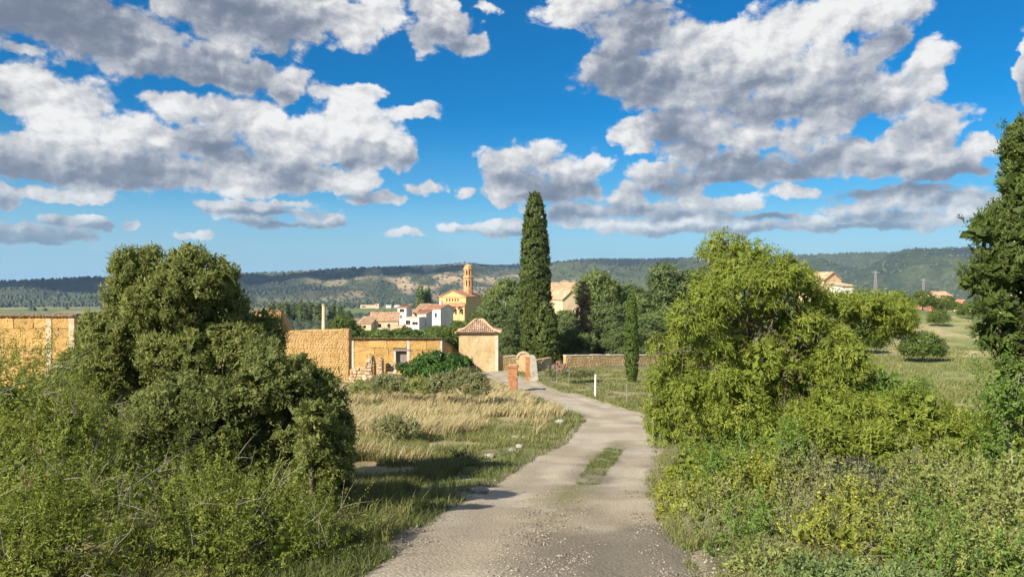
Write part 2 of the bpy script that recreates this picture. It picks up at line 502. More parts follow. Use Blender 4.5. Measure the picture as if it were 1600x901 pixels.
# ------------------------------------------------------------------ the lie of the land
PT = np.array([-10, 0, 6.5, 10, 15, 20, 25, 30, 38, 45, 66, 80, 120, 200, 300, 500, 800, 1000, 1500, 20000.])
PL = -np.array([1.2, 1.7, 2.5, 3.05, 3.85, 4.45, 4.9, 5.3, 5.75, 6.1, 7.3, 8.0, 11, 14.5, 18, 24, 29, 31, 34, 36])
PR = -np.array([1.2, 1.7, 2.5, 3.05, 3.75, 4.3, 4.75, 5.1, 5.6, 6.0, 6.9, 7.4, 8.3, 9.6, 11.5, 20, 28, 31, 34, 36])

# the village, the sandy houses, the gabled house and the hamlet stand on low rises
KNOLLS = [(-28, 390, 60, 80, 4.4), (16, 205, 32, 44, 6.2), (72, 170, 24, 30, 5.2), (152, 275, 50, 42, 3.0)]

def base_h(x, y):
    r = np.hypot(x, y)
    t = np.maximum(y, 0.35 * r)
    w = sstep(0.2, 0.42, x / np.maximum(t, 1.0)) * sstep(4, 14, r)
    z = np.interp(t, PT, PL) * (1 - w) + np.interp(t, PT, PR) * w
    for (cx, cy, sx, sy, up) in KNOLLS:
        z = z + up * np.exp(-.5 * (((x - cx) / sx) ** 2 + ((y - cy) / sy) ** 2))
    return z

def H(x, y):
    r = np.hypot(x, y)
    a = sstep(2, 12, r)
    return (base_h(x, y) + a * 0.24 * (fbm(x * .22, y * .22, 3, 3) - .5) + a * 0.10 * (fbm(x * 1.1, y * 1.1, 2, 9) - .5)
            + sstep(60, 300, r) * 1.6 * (fbm(x * .012, y * .012, 3, 21) - .5))

def G(px, py):
    """the point of the ground that stands at that place of the photograph"""
    ds = np.geomspace(2, 2500, 900)
    zr = -(py - 450.5) / F * ds
    hh = base_h((px - 800) / F * ds, ds)
    k = int(np.argmax(hh > zr)) if (hh > zr).any() else len(ds) - 1
    d = ds[k]
    x = (px - 800) / F * d
    return np.array([x, d, float(H(np.array(x), np.array(d)))])

def drop(x, y, up=0.0):
    return (float(x), float(y), float(H(np.array(float(x)), np.array(float(y)))) + up)

# road centre line
RC = [(818, 1150), (824, 1000), (830, 898), (846, 850), (862, 800), (890, 760), (920, 730), (948, 702), (966, 682), (972, 666), (960, 651), (925, 637), (876, 621), (832, 607), (798, 594), (779, 585), (772, 579)]
rc = np.array([G(*p)[:2] for p in RC])
rc[0] = (0.02, 3.2); rc = np.vstack([[(0.0, -12.0), (0.0, -4.0)], rc])
def spline(P, n=12):
    P = np.vstack([2 * P[0] - P[1], P, 2 * P[-1] - P[-2]])
    out = []
    for i in range(1, len(P) - 2):
        for t in np.linspace(0, 1, n, endpoint=False):
            a, b, c, d = P[i-1], P[i], P[i+1], P[i+2]
            out.append(.5 * ((2*b) + (c-a)*t + (2*a-5*b+4*c-d)*t*t + (3*b-a-3*c+d)*t**3))
    out.append(P[-2])
    return np.array(out)
RL = spline(rc, 16)
seg = np.r_[0, np.cumsum(np.linalg.norm(np.diff(RL, axis=0), axis=1))]
_s = np.arange(0, seg[-1], 0.22)
RL = np.c_[np.interp(_s, seg, RL[:, 0]), np.interp(_s, seg, RL[:, 1])]
RT = norm(np.gradient(RL, axis=0)); RN = np.c_[RT[:, 1], -RT[:, 0]]          # to the right
RW = 1.68 + 0.22 * (fbm(_s * .35, _s * 0 + 3, 3, 5) - .5) * 2 - 0.42 * sstep(22, 45, RL[:, 1])

def road_dist(x, y):
    """signed distance across the road / half width, and distance outside its edge (m)"""
    x = np.ravel(x); y = np.ravel(y)
    s = np.full(len(x), 99.0); e = np.full(len(x), 99.0)
    pick = np.where((y < 85) & (y > -14) & (np.abs(x) < 40))[0]
    for c in np.array_split(pick, max(1, len(pick) // 4000)):
        if len(c) == 0:
            continue
        dx = x[c, None] - RL[None, :, 0]; dy = y[c, None] - RL[None, :, 1]
        d2 = dx * dx + dy * dy
        k = d2.argmin(1)
        q = np.arange(len(c))
        sg = dx[q, k] * RN[k, 0] + dy[q, k] * RN[k, 1]
        dist = np.sqrt(d2[q, k])
        s[c] = np.sign(sg) * dist / RW[k]
        e[c] = dist - RW[k]
    return s, e

def poly_xy(pts):
    return np.array([G(*p)[:2] for p in pts])

def inside(P, x, y):
    r = np.zeros(len(x), bool)
    n = len(P)
    for i in range(n):
        x0, y0 = P[i]; x1, y1 = P[(i + 1) % n]
        c = ((y0 > y) != (y1 > y)) & (x < (x1 - x0) * (y - y0) / (y1 - y0 + 1e-12) + x0)
        r ^= c
    return r

Z_DRY = poly_xy([(500,606),(640,601),(772,598),(800,606),(842,626),(905,648),(925,664),(915,676),(850,690),(760,706),(700,718),(560,722),(430,740),(430,640)])
Z_SOIL = poly_xy([(500,700),(560,690),(650,700),(740,708),(820,690),(800,720),(735,735),(560,748),(480,760)])
Z_LAWN = poly_xy([(815,600),(800,585),(812,578),(900,575),(975,575),(1100,575),(1150,600),(1100,660),(1010,650),(960,640),(900,625)])
Z_MEADOW = poly_xy([(1300,560),(1360,500),(1480,492),(1720,492),(1900,600),(1700,690),(1300,680),(1250,610)])

# ------------------------------------------------------------------ ground and hills
def sheet(name, rr, aa, hf, cf, mat):
    A, Rr = np.meshgrid(aa, rr)
    x, y = (Rr * np.sin(A)).ravel(), (Rr * np.cos(A)).ravel()
    z = hf(x, y)
    n, m = len(rr), len(aa)
    i, j = np.meshgrid(np.arange(n - 1), np.arange(m - 1), indexing='ij')
    a = i * m + j
    idx = np.stack([a, a + 1, a + m + 1, a + m], -1).reshape(-1, 4)[:, ::-1]
    o = mesh_np(name, np.c_[x, y, z], 4, idx, mat, smooth=True, col=cf(x, y, z))
    return tag(o, kind='structure')

az_front = np.radians(np.arange(-42, 42.001, 0.14))
az_near = np.r_[np.radians(np.arange(-180, -42, 2.0)), az_front[:-1], np.radians(np.arange(42, 180.001, 2.0))]
r_near = np.geomspace(0.35, 1500, 470)

def ground_h(x, y):
    z = H(x, y)
    s, e = road_dist(x, y)
    return z - 0.07 * (1 - sstep(0.80, 0.98, np.abs(s)))

def lerp(a, b, w):
    return a + (b - a) * w[:, None]

def ground_col(x, y, z):
    n1 = fbm(x * .35, y * .35, 4, 31); n2 = fbm(x * .06, y * .06, 4, 37); n3 = fbm(x * 1.4, y * 1.4, 3, 41)
    r = np.hypot(x, y)
    earth, olive, green, dry, pale = [np.array(c) for c in ((.27,.19,.11), (.13,.13,.055), (.14,.16,.055), (.32,.28,.145), (.37,.32,.235))]
    c = lerp(np.tile(earth, (len(x), 1)), olive, sstep(.40, .62, n1))
    g = inside(Z_LAWN, x, y)
    c[g] = lerp(np.tile(green, (g.sum(), 1)), np.array((.29,.25,.13)), sstep(.38, .60, n1[g]))
    g = inside(Z_DRY, x, y)
    c[g] = lerp(np.tile(dry, (g.sum(), 1)), np.array((.19,.19,.075)), sstep(.5, .7, n1[g]))
    g = inside(Z_SOIL, x, y)
    c[g] = lerp(np.tile(np.array((.33,.25,.15)), (g.sum(), 1)), np.array((.23,.21,.10)), sstep(.36, .56, n3[g]))
    g = inside(Z_MEADOW, x, y)
    c[g] = lerp(np.tile(np.array((.18,.21,.07)), (g.sum(), 1)), np.array((.35,.31,.16)), sstep(.45, .64, fbm(x[g] * .12, y[g] * .12, 3, 51)))
    s, e = road_dist(x, y)
    w = sstep(1.8, 0.5, e) * sstep(-.05, .25, e) * sstep(.30, .5, n1 + .1)
    c = lerp(c, green, w * .8)
    c = lerp(c, pale, sstep(.12, -.15, e) * .8)
    far = sstep(70, 160, r)
    fcol = lerp(np.tile(np.array((.125,.155,.06)), (len(x), 1)), np.array((.21,.215,.10)), sstep(.42, .6, n2))
    fields = np.floor(vnoise(x * .011 + .15 * n2, y * .006, 77) * 5) / 4
    fcol = lerp(fcol, np.array((.30,.25,.14)), (fields > .74) * .75)
    fcol = lerp(fcol, np.array((.12,.16,.05)), (fields < .3) * .6)
    return lerp(c, fcol, far * (1 - inside(Z_MEADOW, x, y)))

ground = sheet('ground', r_near, az_near, ground_h, ground_col, M['ground'])

SKY_X = [-900, -300, 0, 100, 150, 390, 450, 520, 600, 650, 700, 730, 770, 800, 860, 920, 1000, 1050, 1100, 1180, 1260, 1330, 1400, 1420, 1500, 1600, 2000, 2500]
SKY_Y = [432, 440, 440, 436, 433, 427, 425, 420, 418, 416, 414, 410, 413, 413, 410, 405, 405, 404, 403, 400, 398, 395, 394, 389, 387, 387, 390, 400]
r_far = np.r_[np.geomspace(1500, 4400, 120), np.geomspace(4500, 7000, 8)]
az_far = np.r_[np.radians(np.arange(-180, -42, 2.0)), np.radians(np.arange(-42, 42.001, 0.1))[:-1], np.radians(np.arange(42, 180.001, 2.0))]

def hill_parts(x, y):
    r = np.hypot(x, y); az = np.arctan2(x, y)
    px = 800 + F * np.tan(np.clip(az, -0.95, 0.95))
    ridge = (450.5 - np.interp(px, SKY_X, SKY_Y)) / F * np.cos(np.clip(az, -.95, .95))
    rise = 0.40 * sstep(1750, 2700, r) + 0.60 * sstep(2500, 4000, r)
    n = fbm(x * .0022, y * .0022, 6, 61)
    rid = 1 - np.abs(2 * fbm(x * .0021 + 5, y * .0021, 5, 67) - 1)
    return r, az, px, ridge, rise, n, rid

def hill_h(x, y):
    r, az, px, ridge, rise, n, rid = hill_parts(x, y)
    top = ridge * 4000 + 36
    mid = sstep(1800, 2600, r) * (1 - sstep(3500, 4100, r))
    z = -36 + top * rise + mid * ((n - .5) * 170 + (rid - .8) * 130) * (0.35 + 0.65 * np.clip(top / 170, 0, 1.4))
    z = z + sstep(3600, 4000, r) * (fbm(x * .004, y * .004, 3, 71) - .5) * 9
    z = np.minimum(z, ridge * r * .985 + 3 * (fbm(x * .006, y * .006, 3, 73) - .5))
    z = z - sstep(4300, 9000, r) * 60
    return np.where(r < 1501, H(x, y), z * sstep(1500, 1750, r) + H(x, y) * (1 - sstep(1500, 1750, r)))

def hill_col(x, y, z):
    r, az, px, ridge, rise, n, rid = hill_parts(x, y)
    n2 = fbm(x * .006, y * .006, 5, 83); n3 = fbm(x * .0022, y * .0022, 4, 89)
    c = lerp(np.tile(np.array((.074,.085,.043)), (len(x), 1)), np.array((.044,.058,.032)), sstep(.42, .60, n2))
    c = lerp(c, c * np.array((.86, .95, .92)), sstep(1180, 1260, px))
    bare = sstep(.46, .56, n3) * sstep(.40, .52, fbm(x * .011, y * .011, 4, 97)) * (1 - 0.95 * sstep(1150, 1260, px)) * sstep(380, 640, px)
    c = lerp(c, np.array((.36,.27,.17)), bare * .85)
    forest_and_shade = sstep(.40, .50, fbm(x * .0016 + 3, y * .0016, 4, 101)) * sstep(1900, 2300, r) * (1 - .8 * sstep(1180, 1260, px))  # dark woods, with cloud shadows on the hills painted into the same colour
    forest_and_shade = np.maximum(forest_and_shade, sstep(3000, 3500, r) * sstep(840, 900, px) * (1 - sstep(1110, 1200, px)) * .95)
    forest_and_shade = np.maximum(forest_and_shade, sstep(3050, 3300, r) * sstep(1405, 1450, px) * (1 - sstep(1560, 1650, px)))
    c = lerp(c, np.array((.014,.021,.019)), forest_and_shade * (1 - bare * .75) * .95)
    plain = 1 - sstep(1800, 2150, r)
    f = vnoise(x * .004, y * .0025, 103)
    pc = lerp(np.tile(np.array((.085,.105,.045)), (len(x), 1)), np.array((.20,.18,.095)), sstep(.55, .7, f))
    return lerp(c, pc, plain)

hills = sheet('hills', r_far, az_far, hill_h, hill_col, M['hills'])

# road: a ribbon that sinks into the ground along ragged edges
def build_road():
    us = np.linspace(-1.16, 1.16, 25)
    P = RL[:, None, :] + RN[:, None, :] * (us[None, :, None] * RW[:, None, None])
    x, y = P[..., 0].ravel(), P[..., 1].ravel()
    u = np.tile(us, len(RL)); s = np.repeat(_s, len(us))
    rut = -0.022 * (np.exp(-((np.abs(u) - .48) / .17) ** 2))
    z = H(x, y) + rut + 0.025 * (fbm(x * 3, y * 3, 2, 15) - .5) - 0.13 * sstep(.84, 1.12, np.abs(u) + .12 * (fbm(x * 1.3, y * 1.3, 3, 12) - .5) * 2)
    n = fbm(x * .8, y * .8, 4, 19)
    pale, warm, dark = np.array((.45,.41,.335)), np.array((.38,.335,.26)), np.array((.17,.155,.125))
    c = lerp(np.tile(pale, (len(x), 1)), warm, sstep(.4, .6, n))
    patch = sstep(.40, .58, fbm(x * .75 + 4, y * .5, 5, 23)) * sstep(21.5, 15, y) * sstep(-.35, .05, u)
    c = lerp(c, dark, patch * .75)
    mid = np.exp(-((u - .05) / .2) ** 2) * sstep(8, 13, y) * sstep(27, 20, y)
    c = lerp(c, np.array((.20,.20,.09)), mid * sstep(.40, .55, n) * .9)
    n_, m_ = len(RL), len(us)
    i, j = np.meshgrid(np.arange(n_ - 1), np.arange(m_ - 1), indexing='ij')
    a = i * m_ + j
    idx = np.stack([a, a + 1, a + m_ + 1, a + m_], -1).reshape(-1, 4)
    return tag(mesh_np('road', np.c_[x, y, z], 4, idx, M['road'], smooth=True, col=c), kind='structure')
build_road()

# ------------------------------------------------------------------ leaves
def leaves(name, P, D, L, Wd, tint, mat, parent=None, face=None):
    """one small diamond per leaf along D, its flat side turned towards face"""
    n = len(P)
    D = norm(D)
    if face is None:
        face = rng.normal(size=(n, 3))
    S = norm(np.cross(D, face))
    L = np.broadcast_to(L, (n,))[:, None]; Wd = np.broadcast_to(Wd, (n,))[:, None]
    V = np.stack([P, P + D * L * .45 + S * Wd, P + D * L, P + D * L * .45 - S * Wd], 1).reshape(-1, 3)
    return mesh_np(name, V, 4, np.arange(n * 4), mat, parent, tint=np.clip(tint, 0, 1))

def clump_points(lobes, dens, rough=.10, keep=.84, low=-0.75):
    """points on the outside of a heap of ellipsoids, with their outward direction"""
    lobes = np.asarray(lobes, float)
    c, r = lobes[:, :3], lobes[:, 3:6]
    area = 4 * math.pi * ((r[:, 0]*r[:, 1])**1.6 + (r[:, 0]*r[:, 2])**1.6 + (r[:, 1]*r[:, 2])**1.6) ** (1/1.6) / 3 ** (1/1.6)
    P, Nn = [], []
    for k in range(len(lobes)):
        n = max(6, int(area[k] * dens))
        v = norm(rng.normal(size=(n, 3)))
        v = v[v[:, 2] > low]
        rad = 1 - np.abs(rng.normal(0, rough, len(v)))
        p = c[k] + v * r[k] * rad[:, None]
        ok = np.ones(len(v), bool)
        for q in range(len(lobes)):
            if q != k:
                ok &= np.linalg.norm((p - c[q]) / r[q], axis=1) > keep
        P.append(p[ok]); Nn.append(norm(v[ok] / r[k]))
    return np.vstack(P), np.vstack(Nn)

def crown_leaves(lobes, dens, cr, npl, L, Wd, out=.7, up=.2, jit=.6, rough=.10, fill=.35, low=-.75, gap=0.0, hang=0.0, turn=.34, shoot=0.0):
    P, Nn = clump_points(lobes, dens, rough, low=low)
    if gap:
        n = fbm(P[:, 0] * 1.7 + P[:, 1] * .8, P[:, 2] * 1.7 - P[:, 1] * .6, 2, 5)
        k = n > gap
        P, Nn = P[k], Nn[k]
    m = len(P)
    ct = rng.random(m)
    sz = cr * rng.uniform(.65, 1.3, m)
    npc = np.maximum(3, (npl * rng.uniform(.7, 1.3, m)).astype(int))
    k = np.repeat(np.arange(m), npc)
    n = len(k)
    o = norm(rng.normal(size=(n, 3))) * (rng.random(n) ** .55)[:, None]
    o = o + Nn[k] * .35
    pos = P[k] + o * sz[k][:, None]
    if shoot:
        sdir = norm(Nn * .55 + rng.normal(size=(m, 3)) * .45 + np.array([.1, 0, .6]))
        pos = P[k] + sdir[k] * (rng.random(n) * shoot)[:, None] * rng.uniform(.5, 1.3, m)[k][:, None] + o * (sz[k] * .33)[:, None]
    face = norm(Nn[k] * .55 + norm(o) * .75 + rng.normal(size=(n, 3)) * turn)
    d = Nn[k] * out * .5 + norm(o) * .4 * out + rng.normal(size=(n, 3)) * jit + np.array([0, 0, up])
    d[:, 2] -= hang
    d = norm(d)
    d = d - face * (np.sum(d * face, 1)[:, None] * .7)
    t = .5 * ct[k] + .5 * rng.random(n)
    l = L * np.exp(rng.normal(0, .33, n)); w = Wd * rng.uniform(.7, 1.3, n)
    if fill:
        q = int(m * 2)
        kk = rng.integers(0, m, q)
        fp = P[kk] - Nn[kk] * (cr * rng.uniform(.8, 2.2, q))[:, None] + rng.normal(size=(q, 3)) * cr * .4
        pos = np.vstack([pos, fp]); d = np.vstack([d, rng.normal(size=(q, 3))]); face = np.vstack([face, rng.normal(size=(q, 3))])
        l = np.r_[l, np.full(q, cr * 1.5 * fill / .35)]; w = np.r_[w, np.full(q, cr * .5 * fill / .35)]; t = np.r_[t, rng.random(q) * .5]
    return pos, d, l, w, t, face

def puffs_on(lobes, per_area, r0, r1, seed, shrink=.86):
    """round tufts standing on a heap of ellipsoids"""
    global rng
    keep_rng = rng
    rng = np.random.default_rng(seed)
    lobes = np.asarray(lobes, float).copy()
    lobes[:, 3:6] = np.maximum(lobes[:, 3:6] - .30 * (r0 + r1), lobes[:, 3:6] * .55)
    P, Nn = clump_points(lobes, per_area, .09)
    r = r0 + (r1 - r0) * rng.random(len(P)) ** 1.5
    sub = np.c_[P - Nn * (r * .35)[:, None], r, r, r * rng.uniform(.85, 1.25, len(P))]
    core = np.asarray(lobes, float).copy(); core[:, 3:6] *= shrink
    rng = keep_rng
    return np.vstack([core, sub])

def lobe(px, py, d, rx, ry, rd=None):
    c = at(px, py, d)
    a, b = rx / F * d, ry / F * d
    return [*c, a, rd if rd else (a + b) * .5, b]

def limb_path(a, b, n=5, sag=0.1, wob=0.06):
    a, b = np.array(a, float), np.array(b, float)
    ln = np.linalg.norm(b - a)
    pts = []
    for i in range(n + 1):
        t = i / n
        p = a + (b - a) * t
        p = p + np.array([0, 0, sag * ln * math.sin(math.pi * t)])
        if 0 < i < n:
            p = p + rng.normal(size=3) * wob * ln
        pts.append(p)
    return pts

def woody(mb, base, tops, r0, sides=6, sag=.08, wob=.05, rtop=.2):
    """a bent trunk to the first of tops, limbs from along it to the others"""
    tr = limb_path(base, tops[0], 7, 0, wob * .5)
    mb.tube(tr, [r0 * (1 - (1 - rtop) * i / 7) for i in range(8)], sides)
    for t in tops[1:]:
        zs = [q[2] for q in tr]
        want = base[2] + (t[2] - base[2]) * rng.uniform(.25, .6)
        k = int(np.clip(np.searchsorted(zs, want), 1, 6))
        pth = limb_path(tr[k], t, 5, sag, wob)
        rr = r0 * (1 - (1 - rtop) * k / 7) * .55
        mb.tube(pth, [rr * (1 - .85 * i / 5) for i in range(6)], max(4, sides - 1))

def plant(name, label, cat, base, lobes, leafmat, dens, cr, npl, L, Wd, barkmat='bark', r0=.1, group=None, parts=('crown', 'trunk'), limbs=10, extra=None, puff=None, **kw):
    base = np.array(base, float)
    root = thing(name, label, cat, base, 0, group)
    pos, d, l, w, t, face = crown_leaves(puffs_on(lobes, *puff) if puff else lobes, dens, cr, npl, L, Wd, **kw)
    leaves(parts[0], pos - base, d, l, w, t, M[leafmat], root, face)
    lb = np.asarray(lobes, float)
    order = np.argsort(-lb[:, 2])
    tops = [lb[order[0], :3] + (0, 0, lb[order[0], 5] * -.1)] + [lb[k, :3] + rng.normal(size=3) * lb[k, 3] * .1 for k in order[1:limbs]]
    mb = MB()
    woody(mb, np.zeros(3) + (0, 0, -.25), [q - base for q in tops], r0)
    if extra:
        extra(mb, base)
    st = mb.build(parts[1], M[barkmat], root, smooth=True)
    if extra and parts[1] == 'stems':
        tag(st, kind='stuff')
    return root


# ------------------------------------------------------------------ buildings near by
def block_mesh(k):
    r = random.Random(k)
    bv = .035
    vs = []
    for y in (0.0, 1.0):
        for (x, z) in ((-.5, 0), (.5, 0), (.5, 1), (-.5, 1)):
            vs.append((x + r.uniform(-.02, .02), y, z + r.uniform(-.045, .045)))
    front = [(-.5 + bv * .5, -.5 * .16, .08), (.5 - bv * .5, -.09, .07), (.5 - bv * .5, -.07, .93), (-.5 + bv * .5, -.085, .92)]
    vs += [(x + r.uniform(-.02, .02), y + r.uniform(-.05, .28), z + r.uniform(-.06, .06)) for x, y, z in front]
    fs = [(4, 5, 6, 7)[::-1], (8, 9, 10, 11), (0, 1, 9, 8), (1, 2, 10, 9), (2, 3, 11, 10), (3, 0, 8, 11), (0, 4, 5, 1), (1, 5, 6, 2), (2, 6, 7, 3), (3, 7, 4, 0)]
    me = bpy.data.meshes.new('earth_block')
    me.from_pydata(vs, [], fs)
    me.materials.append(M['earth_block'])
    return me
BLOCKS = [block_mesh(k) for k in range(7)]

def block_wall(root, x0, x1, z0, z1, course, length, depth=.14, y=0.0, skip=(), lean=None, name='earth_block', prob=1.0):
    """courses of rammed earth blocks standing proud of y (towards -y), joints left open"""
    rr = random.Random(int(x0 * 91 + z1 * 17) & 1023)
    n = max(1, round((z1 - z0) / course)); ch = (z1 - z0) / n
    for i in range(n):
        x = x0
        first = True
        while x < x1 - .05:
            ln = length * rr.uniform(.75, 1.3) * (rr.uniform(.4, .9) if first and i % 2 else 1)
            first = False
            e = min(x1, x + ln)
            if x1 - e < length * .35:
                e = x1
            zb = z0 + i * ch
            top = zb + ch
            if lean:
                top = min(top, lean((x + e) / 2))
            segs = [(x, e)]
            for (a, b, c, dd) in skip:
                if zb < dd - .05 and top > c + .05:
                    nx = []
                    for (s0, s1) in segs:
                        if s1 <= a or s0 >= b:
                            nx.append((s0, s1))
                        else:
                            if a - s0 > .12: nx.append((s0, a))
                            if s1 - b > .12: nx.append((b, s1))
                    segs = nx
            for (s0, s1) in segs:
                if top - zb < .12 or rr.random() > prob:
                    continue
                o = bpy.data.objects.new(name, BLOCKS[rr.randrange(7)])
                COL.objects.link(o)
                o.parent = root
                g = .007
                o.location = ((s0 + s1) / 2, y - depth, zb + g)
                o.scale = (s1 - s0 - 2 * g, depth - .004, top - zb - 2 * g)
            x = e

def tile_row(mb, x0, x1, y0, z0, y1, z1, pitch=.2, r=.095, n_over=1, jit=.02):
    """barrel tiles lying side by side from (y0,z0) up to (y1,z1): half tubes with open fronts"""
    k = max(1, int((x1 - x0) / pitch))
    for i in range(k):
        x = x0 + (i + .5) * (x1 - x0) / k
        for q in range(n_over):
            a, b = q / n_over, (q + 1.12) / n_over
            ya, yb = y0 + (y1 - y0) * a, y0 + (y1 - y0) * b
            za, zb = z0 + (z1 - z0) * a + .025, z0 + (z1 - z0) * b
            j = random.uniform(-jit, jit); jz = random.uniform(-jit, jit) * .6
            va, vb = [], []
            for s in range(6):
                t = math.pi * s / 5
                va.append((x + j - r * math.cos(t), ya + random.uniform(-.01, .01), za + jz + r * .75 * math.sin(t)))
                vb.append((x + j - r * .82 * math.cos(t), yb, zb + jz + r * .6 * math.sin(t)))
            th = [(px, py + .002, pz - .02) for px, py, pz in va]
            mb.add(va + vb + th, [(s, s + 1, s + 7, s + 6) for s in range(5)] + [(s + 12, s + 13, s + 1, s) for s in range(5)])

def stones(mb, x0, x1, z0, z1, y, size, depth, top=None, wob=.25, side=-1):
    """a face of rough coursed stones, each its own lump, joints recessed"""
    z = z0
    while z < z1 - .03:
        h = size * random.uniform(.6, 1.1)
        x = x0 - random.uniform(0, size)
        while x < x1:
            w = size * random.uniform(.8, 2.1)
            a, b = max(x, x0), min(x + w, x1)
            tz = min(z + h, z1)
            ok = top is None or tz < top((a + b) / 2)
            if b - a > .06 and ok:
                g = .015
                p = depth * random.uniform(.5, 1.2)
                m = min(b - a, tz - z) * wob
                vs = [(a + g, y, z + g), (b - g, y, z + g), (b - g, y, tz - g), (a + g, y, tz - g)]
                vs += [(a + m + random.uniform(-m, m) * .4, y + side * p, z + m * .8), (b - m + random.uniform(-m, m) * .4, y + side * p * .9, z + m * .7),
                       (b - m, y + side * p, tz - m * .8 + random.uniform(-m, m) * .3), (a + m, y + side * p * 1.05, tz - m * .7)]
                mb.add(vs, [(4, 5, 6, 7), (0, 1, 5, 4), (1, 2, 6, 5), (2, 3, 7, 6), (3, 0, 4, 7)])
            x += w
        z += h
random.seed(4)

def px_x(px, d): return (px - 800) / F * d
def px_z(py, d): return -(py - 450.5) / F * d

# rammed earth house with a lean-to roof
def earth_house():
    d = 60.0
    x0, x1 = px_x(549, d), px_x(691, d)
    zt = px_z(530.5, d)
    zb = -7.75
    cx = (x0 + x1) / 2
    root = thing('earth_house', 'roofed rammed earth house with a grey wooden door and tile edge', 'house', (cx, d, zb))
    hw, h = (x1 - x0) / 2, zt - zb
    back, hb = 16.0, px_z(549, 76.5) - zb
    dx0, dx1 = px_x(619, d) - cx, px_x(636, d) - cx
    dz0, dz1 = px_z(578, d) - zb, px_z(548, d) - zb
    mb = MB()
    # front in four pieces round the door, 0.45 thick
    for (a, b, c, e) in ((-hw, dx0, -.6, h), (dx1, hw, -.6, h), (dx0, dx1, dz1, h), (dx0, dx1, -.6, dz0)):
        mb.box(a, b, 0, .45, c, e)
    vs = [(hw - .45, .45, -.6), (hw, .45, -.6), (hw, back, -.6), (hw - .45, back, -.6), (hw - .45, .45, h - .02), (hw, .45, h - .02), (hw, back, hb), (hw - .45, back, hb)]
    mb.add(vs, [(0,3,2,1),(4,5,6,7),(0,1,5,4),(1,2,6,5),(2,3,7,6),(3,0,4,7)])
    vs = [(x - 2 * hw + .45, y, z) for x, y, z in vs]
    mb.add(vs, [(0,3,2,1),(4,5,6,7),(0,1,5,4),(1,2,6,5),(2,3,7,6),(3,0,4,7)])
    mb.box(-hw + .45, hw - .45, back - .45, back, -.6, hb)
    mb.build('wall', M['earth_core'], root)
    # pale piers: left corner, door jambs, between the bays, right corner
    pm = MB()
    def pier(a, b, c, e, p=.165):
        pm = MB(); pm.box(px_x(a, d) - cx, px_x(b, d) - cx, -p, -.003, c, e); pm.build('pier', M['pale_plaster'], root)
    pier(549, 553.5, -.5, h - .06)
    pier(615.5, 618.8, dz0, dz1 + .12)
    pier(636.2, 640.5, -.5, h - .06)
    pier(688, 691, -.5, h - .06)
    lm = MB(); lm.box(dx0 - .25, dx1 + .3, -.175, .3, dz1 + .004, dz1 + .16); lm.build('lintel', M['old_wood'], root)
    skip = [(px_x(615.5, d) - cx, px_x(640.6, d) - cx, -1, dz1 + .18)]
    block_wall(root, px_x(553.6, d) - cx, px_x(636, d) - cx, .0, h - .06, .58, 1.5, .14, 0, skip)
    block_wall(root, px_x(640.6, d) - cx, px_x(687.9, d) - cx, .0, h - .06, .72, 1.75, .14, 0)
    # door of upright boards
    dr = bpy.data.objects.new('door', None); COL.objects.link(dr); dr.parent = root
    n = 5
    wd = (dx1 - dx0) / n
    for i in range(n):
        b = MB(); z1 = dz1 - .02
        b.box(dx0 + i * wd + .008, dx0 + (i + 1) * wd - .008, .16 + .01 * (i % 2), .21, dz0 + .02 * (i % 3), z1)
        b.build('board', M['old_wood'], dr)
    b = MB(); b.box(dx0, dx1, .225, .26, dz0 + .5, dz0 + .62); b.box(dx0, dx1, .225, .26, dz1 - .5, dz1 - .38); b.build('batten', M['old_wood'], dr)
    # roof: sheet and tiles falling to the back
    rf = MB()
    vs = [(-hw - .1, -.17, h - .02), (hw + .1, -.17, h - .02), (hw + .1, back + .2, hb - .04), (-hw - .1, back + .2, hb - .04)]
    vs += [(x, y, z + .035) for x, y, z in vs]
    rf.add(vs, [(0,3,2,1),(4,5,6,7),(0,1,5,4),(1,2,6,5),(2,3,7,6),(3,0,4,7)])
    roof = rf.build('roof', M['earth_core'], root)
    tm = MB()
    tile_row(tm, -hw - .1, hw + .1, back + .25, hb + .04, -.22, h + .055, .21, .1, 14)
    tile_row(tm, -hw - .1, hw + .1, -.25, h + .06, .2, h + .06, .21, .1, 1)
    tag(tm.build('roof_tiles', M['tile'], roof), kind='stuff')
earth_house()

# long rammed earth wall with tile coping
def long_wall():
    d = 45.0
    x0, x1 = px_x(-190, d), px_x(121, d)
    cx = (x0 + x1) / 2
    zb = -6.6
    h = px_z(496, d) - zb
    root = thing('earth_wall', 'long orange rammed earth wall under a coping of dark tiles', 'wall', (cx, d, zb), R(-1.5))
    hw = (x1 - x0) / 2
    mb = MB(); mb.box(-hw, hw, 0, .55, -.5, h); mb.build('core', M['earth_core'], root)
    pm = MB()
    for (a, b) in ((76, 85), (112, 121), (-100, -91)):
        pm = MB(); pm.box(px_x(a, d) - cx, px_x(b, d) - cx, -.17, -.003, -.4, h - .03); pm.build('pier', M['stone'], root)
    xs = [-hw, px_x(-100.3, d) - cx, px_x(-90.7, d) - cx, px_x(75.7, d) - cx, px_x(85.3, d) - cx, px_x(111.7, d) - cx]
    for a, b in ((xs[0], xs[1]), (xs[2], xs[3]), (xs[4], xs[5])):
        block_wall(root, a, b, 0, h - .03, .62, 1.5, .14, 0)
    tm = MB()
    tile_row(tm, -hw, hw, -.32, h + .06, .3, h + .17, .2, .095, 2, .035)
    tile_row(tm, -hw, hw, .85, h + .03, .28, h + .17, .2, .095, 2, .035)
    tag(tm.build('coping_tiles', M['tile'], root), kind='stuff')
    cm = MB(); cm.box(-hw, hw, -.16, .7, h + .004, h + .05); cm.build('coping_bed', M['earth_core'], root)
